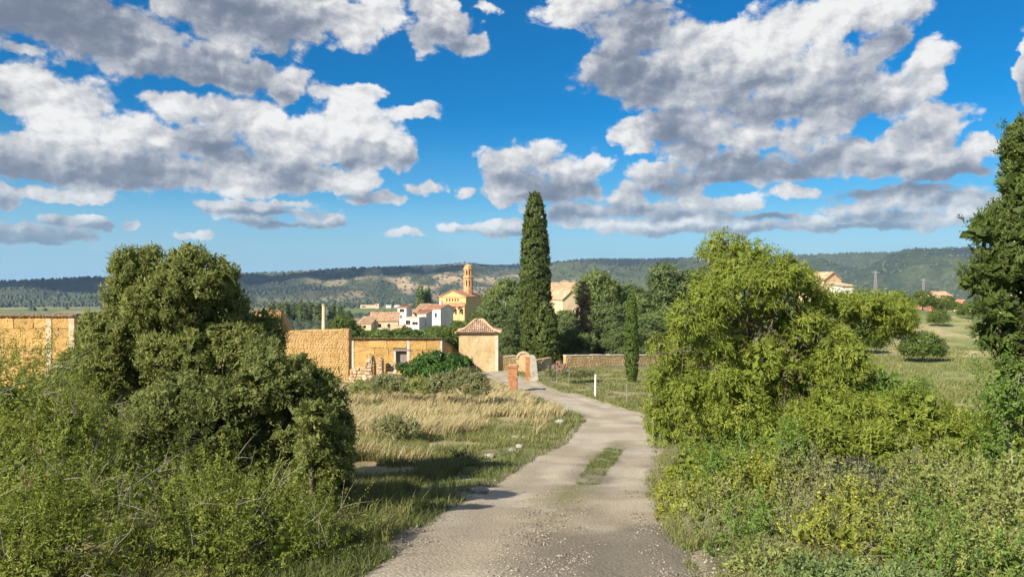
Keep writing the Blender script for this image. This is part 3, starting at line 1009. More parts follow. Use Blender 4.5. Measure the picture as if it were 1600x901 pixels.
long_wall()

# broken stub of wall behind the ruin
def stub():
    d = 57.0
    zb = -7.2
    c = px_x(424, d)
    root = thing('broken_wall', 'broken stub of earth wall with a sloping right end behind the ruin', 'wall', (c, d, zb))
    X = lambda p: px_x(p, d) - c
    Z = lambda p: px_z(p, d) - zb
    prof = [(X(398), -.5), (X(441), -.5), (X(441.5), Z(500)), (X(438), Z(489)), (X(432), Z(485.5)), (X(424), Z(486.5)), (X(414), Z(484)), (X(406), Z(487)), (X(398), Z(486))]
    mb = MB(); mb.prism(prof, 0, 1.0)
    mb.build('core', M['earth_core'], root)
    tops = lambda x: np.interp(x, [X(398), X(406), X(414), X(424), X(432), X(438), X(441)], [Z(486), Z(487), Z(484), Z(486.5), Z(485.5), Z(489), Z(498)]) - .05
    block_wall(root, X(399), X(440), .2, Z(484), .55, 1.0, .13, 0, lean=tops)
    # receding end wall whose top falls away
    b = MB()
    y1 = 9.0
    xr = px_x(458, d + y1) - c
    za = Z(489); zc = px_z(515, d + y1) - zb
    xa = X(440)
    vs = [(xa - .8, 1.0, -.5), (xa, 1.0, -.5), (xr, y1, -.5), (xr - .8, y1, -.5), (xa - .8, 1.0, za), (xa, 1.0, za), (xr, y1, zc), (xr - .8, y1, zc)]
    b.add(vs, [(0,3,2,1),(4,5,6,7),(0,1,5,4),(1,2,6,5),(2,3,7,6),(3,0,4,7)])
    b.build('end_wall', M['earth_core'], root)
    t = MB()
    for k in range(14):
        x = X(400) + (X(437) - X(400)) * k / 13
        t.box(x - .16, x + .17, -.12 + random.uniform(-.05, .05), .5, float(tops(x)) + .06, float(tops(x)) + .13 + random.uniform(0, .05))
    tag(t.build('coping_stones', M['rubble'], root), kind='stuff')
stub()

# roofless ruin wall of small stones and its crumbling low walls
def ruin():
    d = 52.0
    zb = -7.05
    x0, x1 = px_x(424, d), px_x(545, d)
    cx = (x0 + x1) / 2
    root = thing('ruined_wall', 'roofless stone ruin with a flat top and a crumbled lower corner', 'wall', (cx, d, zb))
    hw = (x1 - x0) / 2
    top = lambda x: px_z(np.interp(px_x(0, 1) * 0 + (x + cx) / d * F + 800, [424, 440, 470, 500, 530, 546], [519, 516.5, 515, 514, 513, 512.5]), d) - zb
    n = 24
    xs = np.linspace(-hw, hw, n + 1)
    prof = [(-hw, -.5), (hw, -.5)] + [(x, float(top(x)) - .05 + random.uniform(-.04, .03)) for x in xs[::-1]]
    mb = MB(); mb.prism(prof, 0, .95); mb.build('core', M['earth_core'], root)
    st = MB()
    stones(st, -hw, hw, 0, h_ := float(top(hw)), 0, .17, .05, top, .4)
    tag(st.build('wall_stones', M['earth_core'], root), kind='stuff')
    # low broken pieces before the house
    X = lambda p: px_x(p, d - 1.5) - cx
    Z = lambda p: px_z(p, d - 1.5) - zb
    for (a, b, t0, t1, yy, th) in ((545, 570, 578, 574, -1.2, .5), (570, 582, 571, 556, -1.6, .7), (582, 585, 560, 572, -1.5, .6), (589, 597, 564, 562, -1.4, .6), (599, 615, 570, 570, -.6, .6)):
        ps = [(X(a), -.5), (X(b), -.5), (X(b), Z(t1)), ((X(a) + X(b)) / 2, max(Z(t0), Z(t1)) + random.uniform(0, .12)), (X(a), Z(t0))]
        m2 = MB(); m2.prism(ps, yy, yy + th); m2.build('stump', M['earth_core'], root)
        s2 = MB()
        stones(s2, X(a), X(b), 0, max(Z(t0), Z(t1)), yy, .26, .10, lambda x, ps=ps: np.interp(x, [ps[4][0], ps[3][0], ps[2][0]], [ps[4][1], ps[3][1], ps[2][1]]) + .05)
        tag(s2.build('stump_stones', M['stone'], root), kind='stuff')
    rs = []
    for me in rock_meshes:
        m2 = me.copy(); m2.materials.clear(); m2.materials.append(M['stone']); rs.append(m2)
    for k in range(34):
        o = bpy.data.objects.new('loose_stone', rs[k % len(rs)]); COL.objects.link(o); o.parent = root
        pxx = random.uniform(546, 645); s = random.uniform(.12, .30)
        o.location = (X(pxx), random.uniform(-2.4, -.2), Z(random.uniform(588, 601)) + (0.35 if 596 < pxx < 616 else 0))
        o.scale = (s * 1.3, s, s * .8); o.rotation_euler = (random.random(), random.random(), random.random() * 6)

def make_rock(k):
    r = np.random.default_rng(k)
    import bmesh
    bm = bmesh.new()
    bmesh.ops.create_icosphere(bm, subdivisions=2, radius=1.0)
    ax = norm(r.normal(size=(7, 3)))
    for v in bm.verts:
        p = np.array(v.co)
        for a in ax:
            q = p @ a
            if q > .62:
                p = p - a * (q - .62) * .8
        p = p * (1 + .05 * r.normal())
        v.co = p.tolist()
    me = bpy.data.meshes.new('rock')
    bm.to_mesh(me); bm.free()
    me.materials.append(M['rock'])
    return me
rock_meshes = [make_rock(k) for k in range(5)]
ruin()

# little square pavilion with a sweeping pyramid roof
def pavilion():
    d = 66.0
    x0, x1 = px_x(717, d), px_x(778, d)
    cx = (x0 + x1) / 2; hw = (x1 - x0) / 2
    zb = px_z(579, d); h = px_z(523, d) - zb
    root = thing('pavilion', 'square plastered pavilion with a sweeping pyramid roof of barrel tiles', 'pavilion', (cx, d, zb))
    mb = MB(); mb.box(-hw, hw, 0, 2 * hw, -.6, h)
    mb.build('wall', M['plaster'], root)
    c = MB(); c.box(-hw - .06, hw + .06, -.06, 2 * hw + .06, h + .003, h + .10); c.box(-hw - .14, hw + .14, -.14, 2 * hw + .14, h + .103, h + .19); c.build('cornice', M['plaster'], root)
    q = MB(); q.box(hw - .24, hw + .025, -.03, .3, -.5, h - .003); q.box(-.25, -.02, -.03, -.004, h - .62, h - .40); q.build('quoin', M['pale_plaster'], root)
    # roof profile: half width at height, concave
    prof = [(hw + .30, 0), (hw * .80, .19), (hw * .58, .46), (hw * .40, .78), (hw * .24, 1.02), (hw * .12, 1.08)]
    zr = h + .19
    rm = MB()
    for i in range(len(prof) - 1):
        a, za = prof[i]; b, z_b = prof[i + 1]
        A = [(-a, hw - a), (a, hw - a), (a, hw + a), (-a, hw + a)]
        B = [(-b, hw - b), (b, hw - b), (b, hw + b), (-b, hw + b)]
        for s in range(4):
            t = (s + 1) % 4
            rm.add([(*A[s], zr + za), (*A[t], zr + za), (*B[t], zr + z_b), (*B[s], zr + z_b)], [(0, 1, 2, 3)])
    a = prof[0][0]
    rm.add([(-a, hw - a, zr), (a, hw - a, zr), (a, hw + a, zr), (-a, hw + a, zr)], [(3, 2, 1, 0)])
    roof = rm.build('roof', M['tile'], root)
    tm = MB()
    pz = [p[1] for p in prof]; pw = [p[0] for p in prof]
    for s in range(4):
        ca, sa = math.cos(s * math.pi / 2), math.sin(s * math.pi / 2)
        k = 22
        for i in range(k):
            u = -a + (i + .5) * 2 * a / k
            zmax = float(np.interp(-abs(u), [-w for w in pw], pz))
            m = max(1, int(zmax / .13))
            for q_ in range(m):
                z0, z1 = zmax * q_ / m, zmax * (q_ + 1.15) / m
                wa, wb = float(np.interp(z0, pz, pw)), float(np.interp(min(z1, zmax), pz, pw))
                va, vb = [], []
                r = .088
                jx = random.uniform(-.015, .015)
                for t_ in range(5):
                    th = math.pi * t_ / 4
                    va.append((u + jx - r * math.cos(th), -wa - .03, zr + z0 + .02 + r * .8 * math.sin(th)))
                    vb.append((u + jx - r * .8 * math.cos(th), -wb, zr + min(z1, zmax) + r * .6 * math.sin(th)))
                vs = [(x * ca - y * sa, x * sa + y * ca + hw, z) for x, y, z in va + vb]
                tm.add(vs, [(j, j + 1, j + 6, j + 5) for j in range(4)])
    tag(tm.build('roof_tiles', M['tile'], roof), kind='stuff')
    hm = MB()
    for s in range(4):
        ca, sa = math.cos(s * math.pi / 2), math.sin(s * math.pi / 2)
        pts = [(-w * ca + w * sa, -w * sa - w * ca + hw, zr + z + .05) for w, z in prof]
        hm.tube(pts, [.10] * len(pts), 6)
    hm.build('hip_ridge', M['tile_far'], roof)
    fm = MB(); fm.box(-.24, .24, hw - .24, hw + .24, zr + 1.07, zr + 1.17); fm.build('cap', M['tile'], roof)
pavilion()

# boundary walls of the lane
def stone_wall(name, label, pts, th=.4, size=.22, mat='stone', coping=True):
    """pts: list of ((px, top py), d); the wall follows the line on the ground"""
    P = [at(p[0], p[1], dd) for p, dd in pts]
    base = drop(P[0][0], P[0][1])
    root = thing(name, label, 'wall', base)
    core, st, cp = MB(), MB(), MB()
    for a, b in zip(P[:-1], P[1:]):
        v = (b - a)[:2]; ln = np.linalg.norm(v); t = v / ln; nr = np.array([t[1], -t[0]])
        if nr[1] > 0: nr = -nr
        gz = min(drop(*a[:2])[2], drop(*b[:2])[2]) - .35
        o2 = a[:2] - np.array(base[:2])
        def W3(x, y, z):
            q = o2 + t * x - nr * y
            return (q[0], q[1], z - base[2])
        core.add([W3(0, 0, gz), W3(ln, 0, gz), W3(ln, th, gz), W3(0, th, gz), W3(0, 0, a[2]), W3(ln, 0, b[2]), W3(ln, th, b[2]), W3(0, th, a[2])],
                 [(0,3,2,1),(4,5,6,7),(0,1,5,4),(1,2,6,5),(2,3,7,6),(3,0,4,7)])
        tmp = MB()
        stones(tmp, 0, ln, gz, max(a[2], b[2]), 0, size, .05, lambda x: a[2] + (b[2] - a[2]) * x / ln + .02)
        st.add([W3(*p) for p in tmp.v], tmp.f)
        if coping:
            x = 0
            while x < ln - .1:
                e = min(ln, x + random.uniform(.35, .7))
                z0 = a[2] + (b[2] - a[2]) * x / ln; z1 = a[2] + (b[2] - a[2]) * e / ln
                hh = random.uniform(.06, .1)
                cp.add([W3(x + .01, -.05, z0), W3(e - .01, -.05, z1), W3(e - .01, th + .05, z1), W3(x + .01, th + .05, z0),
                        W3(x + .01, -.05, z0 + hh), W3(e - .01, -.05, z1 + hh), W3(e - .01, th + .05, z1 + hh), W3(x + .01, th + .05, z0 + hh)],
                       [(0,3,2,1),(4,5,6,7),(0,1,5,4),(1,2,6,5),(2,3,7,6),(3,0,4,7)])
                x = e
    core.build('core', M['earth_core'], root)
    tag(st.build('wall_stones', M[mat], root), kind='stuff')
    if coping:
        tag(cp.build('coping_stones', M['pale_plaster'], root), kind='stuff')
    return root
stone_wall('stone_wall', 'low pale stone boundary wall running right under the dark pines', [((884, 556), 70), ((935, 555), 72), ((980, 555), 74), ((1060, 556), 78)], mat='plaster')
stone_wall('stone_wall', 'plastered garden wall between pavilion and arched gateway', [((779, 557), 66.3), ((808, 556.5), 67)], mat='plaster')
stone_wall('stone_wall', 'short crumbled wall end left of the red rubble heap', [((836, 563), 66), ((850, 560), 67), ((862, 558), 68)], size=.3, coping=False)

def gateway():
    d = 64.0
    a, b = px_x(807, d), px_x(829, d)
    cx = (a + b) / 2; hw = (b - a) / 2
    zb = px_z(580, d)
    root = thing('gateway', 'small walled up arched gateway with a rounded brick top', 'gateway', (cx, d, zb))
    h = px_z(560, d) - zb; hr = px_z(549.5, d) - zb - h
    poly = [(-hw, -.5), (hw, -.5), (hw, h)] + [(hw * math.cos(t), h + hr * math.sin(t)) for t in np.linspace(.15, math.pi - .15, 12)] + [(-hw, h)]
    m = MB(); m.prism(poly, 0, .4); m.build('wall', M['plaster'], root)
    am = MB()
    n = 15
    for i in range(n):
        t0, t1 = math.pi * (i + .06) / n, math.pi * (i + .94) / n
        r0, r1 = .80, 1.06
        q = [(hw * r1 * math.cos(t), h + hr * r1 * math.sin(t)) for t in (t0, t1)] + [(hw * r0 * math.cos(t), h + hr * r0 * math.sin(t)) for t in (t1, t0)]
        am.prism(q, -.07, .44)
    am.build('arch_bricks', M['stone'], root)
gateway()

def brick_courses(mb, cx, cy, w, dpt, z0, z1, bh=.075, bl=.24, jit=.006):
    """bonded courses of single bricks round a square pier, with open joints"""
    n = max(1, round((z1 - z0) / bh)); ch = (z1 - z0) / n
    for i in range(n):
        za, zb = z0 + i * ch + .006, z0 + (i + 1) * ch - .006
        off = (i % 2) * .5
        for side in range(4):
            L_ = w if side % 2 == 0 else dpt
            m = max(2, round(L_ / bl))
            for k in range(-1, m + 1):
                a = -L_ / 2 + (k + off) * L_ / m; b = a + L_ / m
                a, b = max(a, -L_ / 2), min(b, L_ / 2)
                if b - a < .03:
                    continue
                a += .005; b -= .005
                p = random.uniform(0, jit)
                o = (dpt if side % 2 == 0 else w) / 2
                pts = [(a, -o - p), (b, -o - p), (b, -o + .06), (a, -o + .06)]
                c_, s_ = [(1, 0), (0, 1), (-1, 0), (0, -1)][side]
                pts = [(x * c_ - y * s_ + cx, x * s_ + y * c_ + cy) for x, y in pts]
                mb.add([(x, y, za) for x, y in pts] + [(x, y, zb) for x, y in pts], [(0,3,2,1),(4,5,6,7),(0,1,5,4),(1,2,6,5),(2,3,7,6),(3,0,4,7)])

def brick_pier():
    d = 44.0
    x, y, z = drop(px_x(801.5, d), d)
    z = px_z(603, d)
    root = thing('brick_pier', 'stout orange brick pier with a stepped cap at the lane edge', 'pier', (x, y, z), R(-4))
    Z = lambda p: px_z(p, d) - z
    w = 13.5 / F * d
    c = MB(); s = .03
    secs = [(-.4, Z(590), w), (Z(590), Z(588), w * 1.13), (Z(588), Z(585.5), w * 1.26), (Z(585.5), Z(574), w * 1.08), (Z(574), Z(571), w * 1.25), (Z(571), Z(569), w * 1.12)]
    b = MB()
    for (a, e, ww) in secs:
        c.box(-ww / 2 + s, ww / 2 - s, -ww / 2 + s, ww / 2 - s, a, e - .004)
        brick_courses(b, 0, 0, ww, ww, a, e)
    c.build('core', M['mortar'], root)
    tag(b.build('bricks', M['brick'], root), kind='stuff')
brick_pier()

def gate_pier():
    d = 52.0
    z = px_z(592, d)
    root = thing('gate_pier', 'slim orange brick gate pier leaning on a white stone slab', 'pier', (px_x(824.5, d), d + .25, z))
    w = 6.5 / F * d
    Z = lambda p: px_z(p, d) - z
    c, b = MB(), MB()
    for (a, e, ww) in ((-.4, Z(568), w), (Z(568), Z(566), w * 1.25), (Z(566), Z(560), w), (Z(560), Z(557), w * 1.2)):
        c.box(-ww / 2 + .03, ww / 2 - .03, -ww / 2 + .03, ww / 2 - .03, a, e - .004)
        brick_courses(b, 0, 0, ww, ww, a, e)
    c.build('core', M['mortar'], root)
    tag(b.build('bricks', M['brick'], root), kind='stuff')
    root = thing('stone_slab', 'tall white stone slab with a rounded shoulder beside the gate pier', 'slab', (px_x(834, d), d, z))
    X = lambda p: px_x(p, d) - px_x(834, d)
    poly = [(X(829), -.4), (X(840.5), -.4), (X(840.2), Z(586)), (X(838.6), Z(570)), (X(837.6), Z(560)), (X(835), Z(555)), (X(831), Z(553.5)), (X(828.2), Z(555))]
    m = MB(); m.prism(poly, -.14, .14); m.build('slab', M['rock'], root)
    f = MB(); f.box(X(827.5), X(841.5), -.2, .2, -.45, .10); f.build('foot', M['rock'], root)
gate_pier()

def rubble_heap():
    c = drop(px_x(874, 63), 63)
    root = thing('rubble_heap', 'heap of red brown rubble stones spilling from the broken wall', 'rubble', c)
    rr = np.random.default_rng(12)
    red = []
    for me in rock_meshes:
        m2 = me.copy(); m2.materials.clear(); m2.materials.append(M['rubble']); red.append(m2)
    for k in range(130):
        u = rr.normal(0, .5); v = rr.normal(0, .38)
        hh = max(0, 1.0 - .8 * (abs(u) * .8 + abs(v)))
        o = bpy.data.objects.new('stone', red[k % 5]); COL.objects.link(o); o.parent = root
        s = rr.uniform(.08, .18)
        o.scale = (s * 1.3, s, s * .75)
        o.location = (u * 1.15, v * 1.0, hh * rr.uniform(.2, 1.0) * .95 + .02)
        o.rotation_euler = tuple(rr.uniform(0, 6, 3))
rubble_heap()

# posts
def post(px, py_top, py_base, d, w, label, mat='white_paint', group=None, name='fence_post'):
    z = px_z(py_base, d); h = (py_base - py_top) / F * d
    root = thing(name, label, 'post', (px_x(px, d), d, z), 0, group)
    m = MB(); m.tube([(0, 0, -.4), (.02, 0, h)], [w, w * .9], 8); m.build('shaft', M[mat], root)
    m = MB(); m.tube([(.02, 0, h), (.02, 0, h + .03)], [w * 1.12, w * .8], 8); m.build('cap', M[mat], root)
    return root
post(930, 585.5, 616, 40.0, .055, 'white concrete fence post standing alone in the lawn right of the lane')
for k, (px, a, b, d) in enumerate([(856, 571, 589, 52), (870, 573, 590, 50), (889, 577, 593, 47.5), (979, 600, 620, 37)]):
    post(px, a, b, d, .022, ['thin grey fence stake nearest the white slab', 'thin grey fence stake second from the white slab', 'thin grey fence stake third from the white slab', 'thin grey fence stake under the slim green cypress'][k], 'metal', 'thin wire fence stakes in the lawn', 'fence_stake')
def wire():
    pts = [(px_x(p, d), d, px_z(b, d)) for p, b, d in ((856, 572, 52), (870, 574, 50), (889, 578, 47.5), (930, 590, 40), (979, 602, 37))]
    m = MB(); m.tube(pts, [.006] * 5, 4)
    m.tube([(x, y, z - .45) for x, y, z in pts], [.006] * 5, 4)
    root = thing('fence_wire', 'two thin strands of wire between the fence stakes', 'wire', pts[0])
    o = m.build('strand', M['metal'], root); o.location = tuple(-c for c in pts[0])
wire()

def far_chimney():
    d = 150.0
    x, y, z = drop(px_x(506, d), d)
    root = thing('brick_chimney', 'lone tapering brick chimney standing behind the stone ruin', 'chimney', (x, y, z))
    h = px_z(475, d) - z
    m = MB(); m.tube([(0, 0, -1), (0, 0, 1.0)], [.75, .75], 10); m.build('base', M['church_brick'], root)
    m = MB(); m.tube([(0, 0, 1.0), (0, 0, h - .3)], [.46, .34], 10); m.build('shaft', M['tan_wall'], root)
    m = MB(); m.tube([(0, 0, h - .3), (0, 0, h)], [.42, .40], 10); m.build('cap', M['church_brick'], root)
far_chimney()

# ------------------------------------------------------------------ the village
def pierced_front(mb, x0, x1, z0, z1, holes, y=0.0, t=.3):
    xs = sorted({x0, x1, *[h[0] for h in holes], *[h[2] for h in holes]})
    zs = sorted({z0, z1, *[h[1] for h in holes], *[h[3] for h in holes]})
    for i in range(len(xs) - 1):
        for j in range(len(zs) - 1):
            cx, cz = (xs[i] + xs[i+1]) / 2, (zs[j] + zs[j+1]) / 2
            if any(h[0] < cx < h[2] and h[1] < cz < h[3] for h in holes):
                continue
            mb.quad((xs[i], y, zs[j]), (xs[i+1], y, zs[j]), (xs[i+1], y, zs[j+1]), (xs[i], y, zs[j+1]))
    for (a, b, c, e) in holes:
        mb.quad((a, y, b), (a, y + t, b), (a, y + t, e), (a, y, e))
        mb.quad((c, y, b), (c, y, e), (c, y + t, e), (c, y + t, b))
        mb.quad((a, y, e), (a, y + t, e), (c, y + t, e), (c, y, e))
        mb.quad((a, y, b), (c, y, b), (c, y + t, b), (a, y + t, b))

def house(label, px0, px1, py_eave, py_base, d, depth, yaw, wall, roof, kind, rise, holes=(), cat='house', chimney=None, group=None, over=.3, name='house'):
    """front from px0 to px1 (before turning by yaw about its middle); holes as fractions of the front"""
    cx = px_x((px0 + px1) / 2, d)
    zb = px_z(py_base, d); h = px_z(py_eave, d) - zb
    w = (px1 - px0) / F * d / max(.4, math.cos(yaw)); hw = w / 2
    root = thing(name, label, cat, (cx, d, zb), yaw, group)
    hs = [(-hw + a * w, b * h, -hw + c * w, e * h) for a, b, c, e in holes]
    mb = MB()
    pierced_front(mb, -hw, hw, -7, h, hs)
    y1 = depth
    mb.quad((hw, 0, -7), (hw, y1, -7), (hw, y1, h), (hw, 0, h))
    mb.quad((-hw, y1, -7), (-hw, 0, -7), (-hw, 0, h), (-hw, y1, h))
    mb.quad((hw, y1, -7), (-hw, y1, -7), (-hw, y1, h), (hw, y1, h))
    if kind == 'gable':      # gable faces the front
        mb.add([(-hw, 0, h), (hw, 0, h), (0, 0, h + rise)], [(0, 1, 2)])
        mb.add([(-hw, y1, h), (hw, y1, h), (0, y1, h + rise)], [(2, 1, 0)])
    if kind == 'side':       # ridge runs along the front
        mb.add([(hw, 0, h), (hw, y1, h), (hw, y1 / 2, h + rise)], [(0, 1, 2)])
        mb.add([(-hw, 0, h), (-hw, y1, h), (-hw, y1 / 2, h + rise)], [(2, 1, 0)])
    if kind == 'shed':
        mb.add([(hw, 0, h), (hw, y1, h), (hw, y1, h + rise)], [(0, 1, 2)])
        mb.add([(-hw, 0, h), (-hw, y1, h), (-hw, y1, h + rise)], [(2, 1, 0)])
        mb.quad((hw, y1, h), (-hw, y1, h), (-hw, y1, h + rise), (hw, y1, h + rise))
    mb.build('wall', M[wall], root)
    rm = MB()
    t = .18
    def slab(a, b, c, e):
        p = [a, b, c, e]
        rm.add(p + [(x, y, z + t) for x, y, z in p], [(3,2,1,0),(4,5,6,7),(0,1,5,4),(1,2,6,5),(2,3,7,6),(3,0,4,7)])
    o = over
    if kind == 'gable':
        k = rise / hw
        slab((-hw - o, -o, h - o * k), (0, -o, h + rise), (0, y1 + o, h + rise), (-hw - o, y1 + o, h - o * k))
        slab((0, -o, h + rise + .004), (hw + o, -o, h - o * k), (hw + o, y1 + o, h - o * k), (0, y1 + o, h + rise + .004))
    elif kind == 'side':
        k = rise / (y1 / 2)
        slab((-hw - o, -o, h - o * k), (hw + o, -o, h - o * k), (hw + o, y1 / 2, h + rise), (-hw - o, y1 / 2, h + rise))
        slab((-hw - o, y1 / 2, h + rise + .004), (hw + o, y1 / 2, h + rise + .004), (hw + o, y1 + o, h - o * k), (-hw - o, y1 + o, h - o * k))
    elif kind == 'shed':
        k = rise / y1
        slab((-hw - o, -o, h - o * k), (hw + o, -o, h - o * k), (hw + o, y1 + o, h + rise), (-hw - o, y1 + o, h + rise))
    else:
        rm.box(-hw - .05, hw + .05, -.05, y1 + .05, h + .004, h + .25)
    rf = rm.build('roof', M[roof], root)
    if kind in ('side', 'shed') and d < 300:          # rows of tiles
        tm = MB()
        nrow = int(2 * hw / .45)
        for i in range(nrow):
            x = -hw + (i + .5) * 2 * hw / nrow
            if kind == 'side':
                k = rise / (y1 / 2)
                tm.tube([(x, -o, h - o * k + t), (x, y1 / 2, h + rise + t)], [.13, .13], 5)
            else:
                k = rise / y1
                tm.tube([(x, -o, h - o * k + t), (x, y1 + o, h + rise + t)], [.13, .13], 5)
        tag(tm.build('roof_tiles', M[roof], rf), kind='stuff')
    for (a, b, c, e) in hs:
        p = MB(); p.quad((a, .28, b), (c, .28, b), (c, .28, e), (a, .28, e)); win = p.build('window' if b > .05 * h else 'door', M['dark'] if b > .05 * h else M['old_wood'], root)
        if b > .05 * h and (c - a) > .8:
            f = MB(); f.box(a - .08, c + .08, -.1, -.003, b - .16, b - .03); f.build('sill', M['pale_plaster'], win)
            f = MB(); f.box((a + c) / 2 - .04, (a + c) / 2 + .04, .2, .275, b, e); f.build('frame', M['old_wood'], win)
    if chimney:
        c = MB(); c.box(chimney * hw - .35, chimney * hw + .35, y1 * .4, y1 * .4 + .7, h + rise * .2, h + rise + 1.1); ch = c.build('chimney', M[wall], rf)
        c = MB(); c.box(chimney * hw - .45, chimney * hw + .45, y1 * .4 - .1, y1 * .4 + .8, h + rise + 1.1, h + rise + 1.25); c.build('chimney_cap', M['tile_red'], root)
    return root

W1 = [(.2, .55, .32, .8), (.6, .55, .74, .8)]
house('white village house with a bright red roof and pinkish blank side', 664, 689, 482, 509, 250, 7.5, R(-30), 'white_wall', 'tile_red', 'side', 1.3, [(.15, .45, .28, .7), (.62, .5, .76, .75)], chimney=.3)
house('narrow white house with orange lean-to roof and dark tall door', 652, 666, 490, 512, 235, 6, R(-12), 'white_wall', 'tile_red', 'shed', 1.0, [(.45, .0, .75, .55), (.15, .55, .3, .8)])
house('white terrace house with a wide shadowed balcony opening', 631, 655, 497, 514, 228, 8, R(-8), 'white_wall', 'tan_wall', 'flat', 0, [(.12, .42, .42, .80), (.55, .42, .92, .66)])
house('tallest white house with a small window under its tiled top', 621, 635, 480, 506, 250, 8, R(-6), 'white_wall', 'tile_red', 'shed', .6, [(.25, .72, .75, .9), (.3, .35, .5, .5)])
house('cream house squeezed between the white village houses', 634, 650, 489, 508, 262, 9, R(-10), 'tan_wall', 'tile_far', 'side', 1.2, [(.2, .5, .4, .75)])
house('tan house with a weathered roof behind the white houses', 650, 665, 483, 500, 278, 9, R(-5), 'tan_wall', 'tile_far', 'shed', 1.8, [(.3, .4, .5, .7)])
house('low tan farm building with a long weathered roof', 578, 622, 501, 517, 226, 7, R(6), 'tan_wall', 'tile_far', 'shed', 2.3, [(.30, .35, .40, .7), (.62, .35, .72, .7)])
house('low rounded tan building at the end of the village', 560, 580, 505, 516, 222, 7, R(-4), 'tan_wall', 'tile_far', 'shed', 1.7, [(.4, .3, .6, .7)])
house('small cream hut before the white terrace house', 615, 629, 510, 523, 205, 4, R(-5), 'tan_wall', 'tile_far', 'flat', 0, [(.35, 0, .6, .6)])
house('grey block hut among bushes under the tan farm building', 590, 607, 514, 524, 200, 4, R(5), 'pale_plaster', 'pale_plaster', 'flat', 0, [(.4, .2, .6, .7)])
house('long white farm shed far out on the plain', 563, 590, 477, 480.5, 1220, 12, R(4), 'tan_wall', 'tan_wall', 'side', .7, [(.1, .2, .3, .7)], cat='shed')
house('white two storey farmhouse at the end of the far shed', 586, 592, 475, 480, 1200, 9, R(0), 'tan_wall', 'tile_far', 'side', .7, [(.2, .5, .5, .8)])
house('little white barn on the plain, nearest the far shed', 603, 611, 477, 480, 1230, 9, R(0), 'white_wall', 'white_wall', 'side', 0.5, (), cat='shed')
house('little white barn on the plain between two others', 616, 625, 477, 479.5, 1260, 9, R(3), 'white_wall', 'white_wall', 'side', 0.5, (), cat='shed')
house('little white barn on the plain, nearest the dark firs', 637, 641, 475.5, 479, 1250, 9, R(-3), 'white_wall', 'white_wall', 'gable', .8, (), cat='shed')
house('grey tan house with a pale roof right of the tall cypress', 858, 882, 474, 496, 190, 9, R(14), 'pale_plaster', 'tile_far', 'shed', 1.2, [(.3, .3, .42, .5)])
house('sandy house with a gabled pale roof beside the brown cypress', 879, 906, 467, 496, 186, 10, R(20), 'tan_wall', 'tile_far', 'gable', 2.0, [(.2, .2, .32, .4), (.6, .12, .72, .42)])
house('long tiled roof rising behind the sandy houses', 862, 908, 458, 480, 215, 12, R(8), 'tan_wall', 'tile_far', 'side', 3.0, [(.5, .3, .56, .6)])
house('tan house behind the long tiled roof', 850, 900, 452, 470, 245, 10, R(-6), 'church_wall', 'tile_far', 'side', 2.0, [(.3, .3, .36, .6)])
house('tall gabled tan house above the yellow green pine', 1284, 1318, 437, 475, 165, 8, R(24), 'tan_wall', 'tile_far', 'gable', 1.6, [(.55, .55, .66, .75), (.25, .5, .36, .7)])
house('pale annexe at the foot of the tall gabled house', 1316, 1334, 447, 475, 160, 6, R(10), 'white_wall', 'tile_far', 'shed', .7, [(.3, .4, .6, .7)])
RV = [(1421, 1452, 474, 486, 270, 'pink_wall', 'tile_red', 'low house with a pinkish roof at the left of the red roofed hamlet', 0),
      (1440, 1474, 471, 483, 290, 'tan_wall', 'tile_red', 'wide house with a long red roof in the middle of the hamlet', .2),
      (1452, 1472, 480, 489, 255, 'brick', 'tile_red', 'small orange brick house in front of the hamlet', -.1),
      (1466, 1488, 462, 478, 310, 'tan_wall', 'tile_far', 'two storey tan house rising behind the red roofs', .1),
      (1474, 1512, 476, 487, 275, 'tan_wall', 'tile_red', 'house with a broad red roof beside the right cypress', -.15),
      (1425, 1445, 483, 492, 250, 'white_wall', 'tile_red', 'small white walled house nearest the meadow below the hamlet', .1)]
for (a, b, e, g, d, wm, rm_, lab, yw) in RV:
    house(lab, a, b, e, g, d, 9, yw, wm, rm_, 'side', 1.7, [(.2, .35, .32, .7), (.6, .35, .72, .7)], group='houses of the red roofed hamlet')

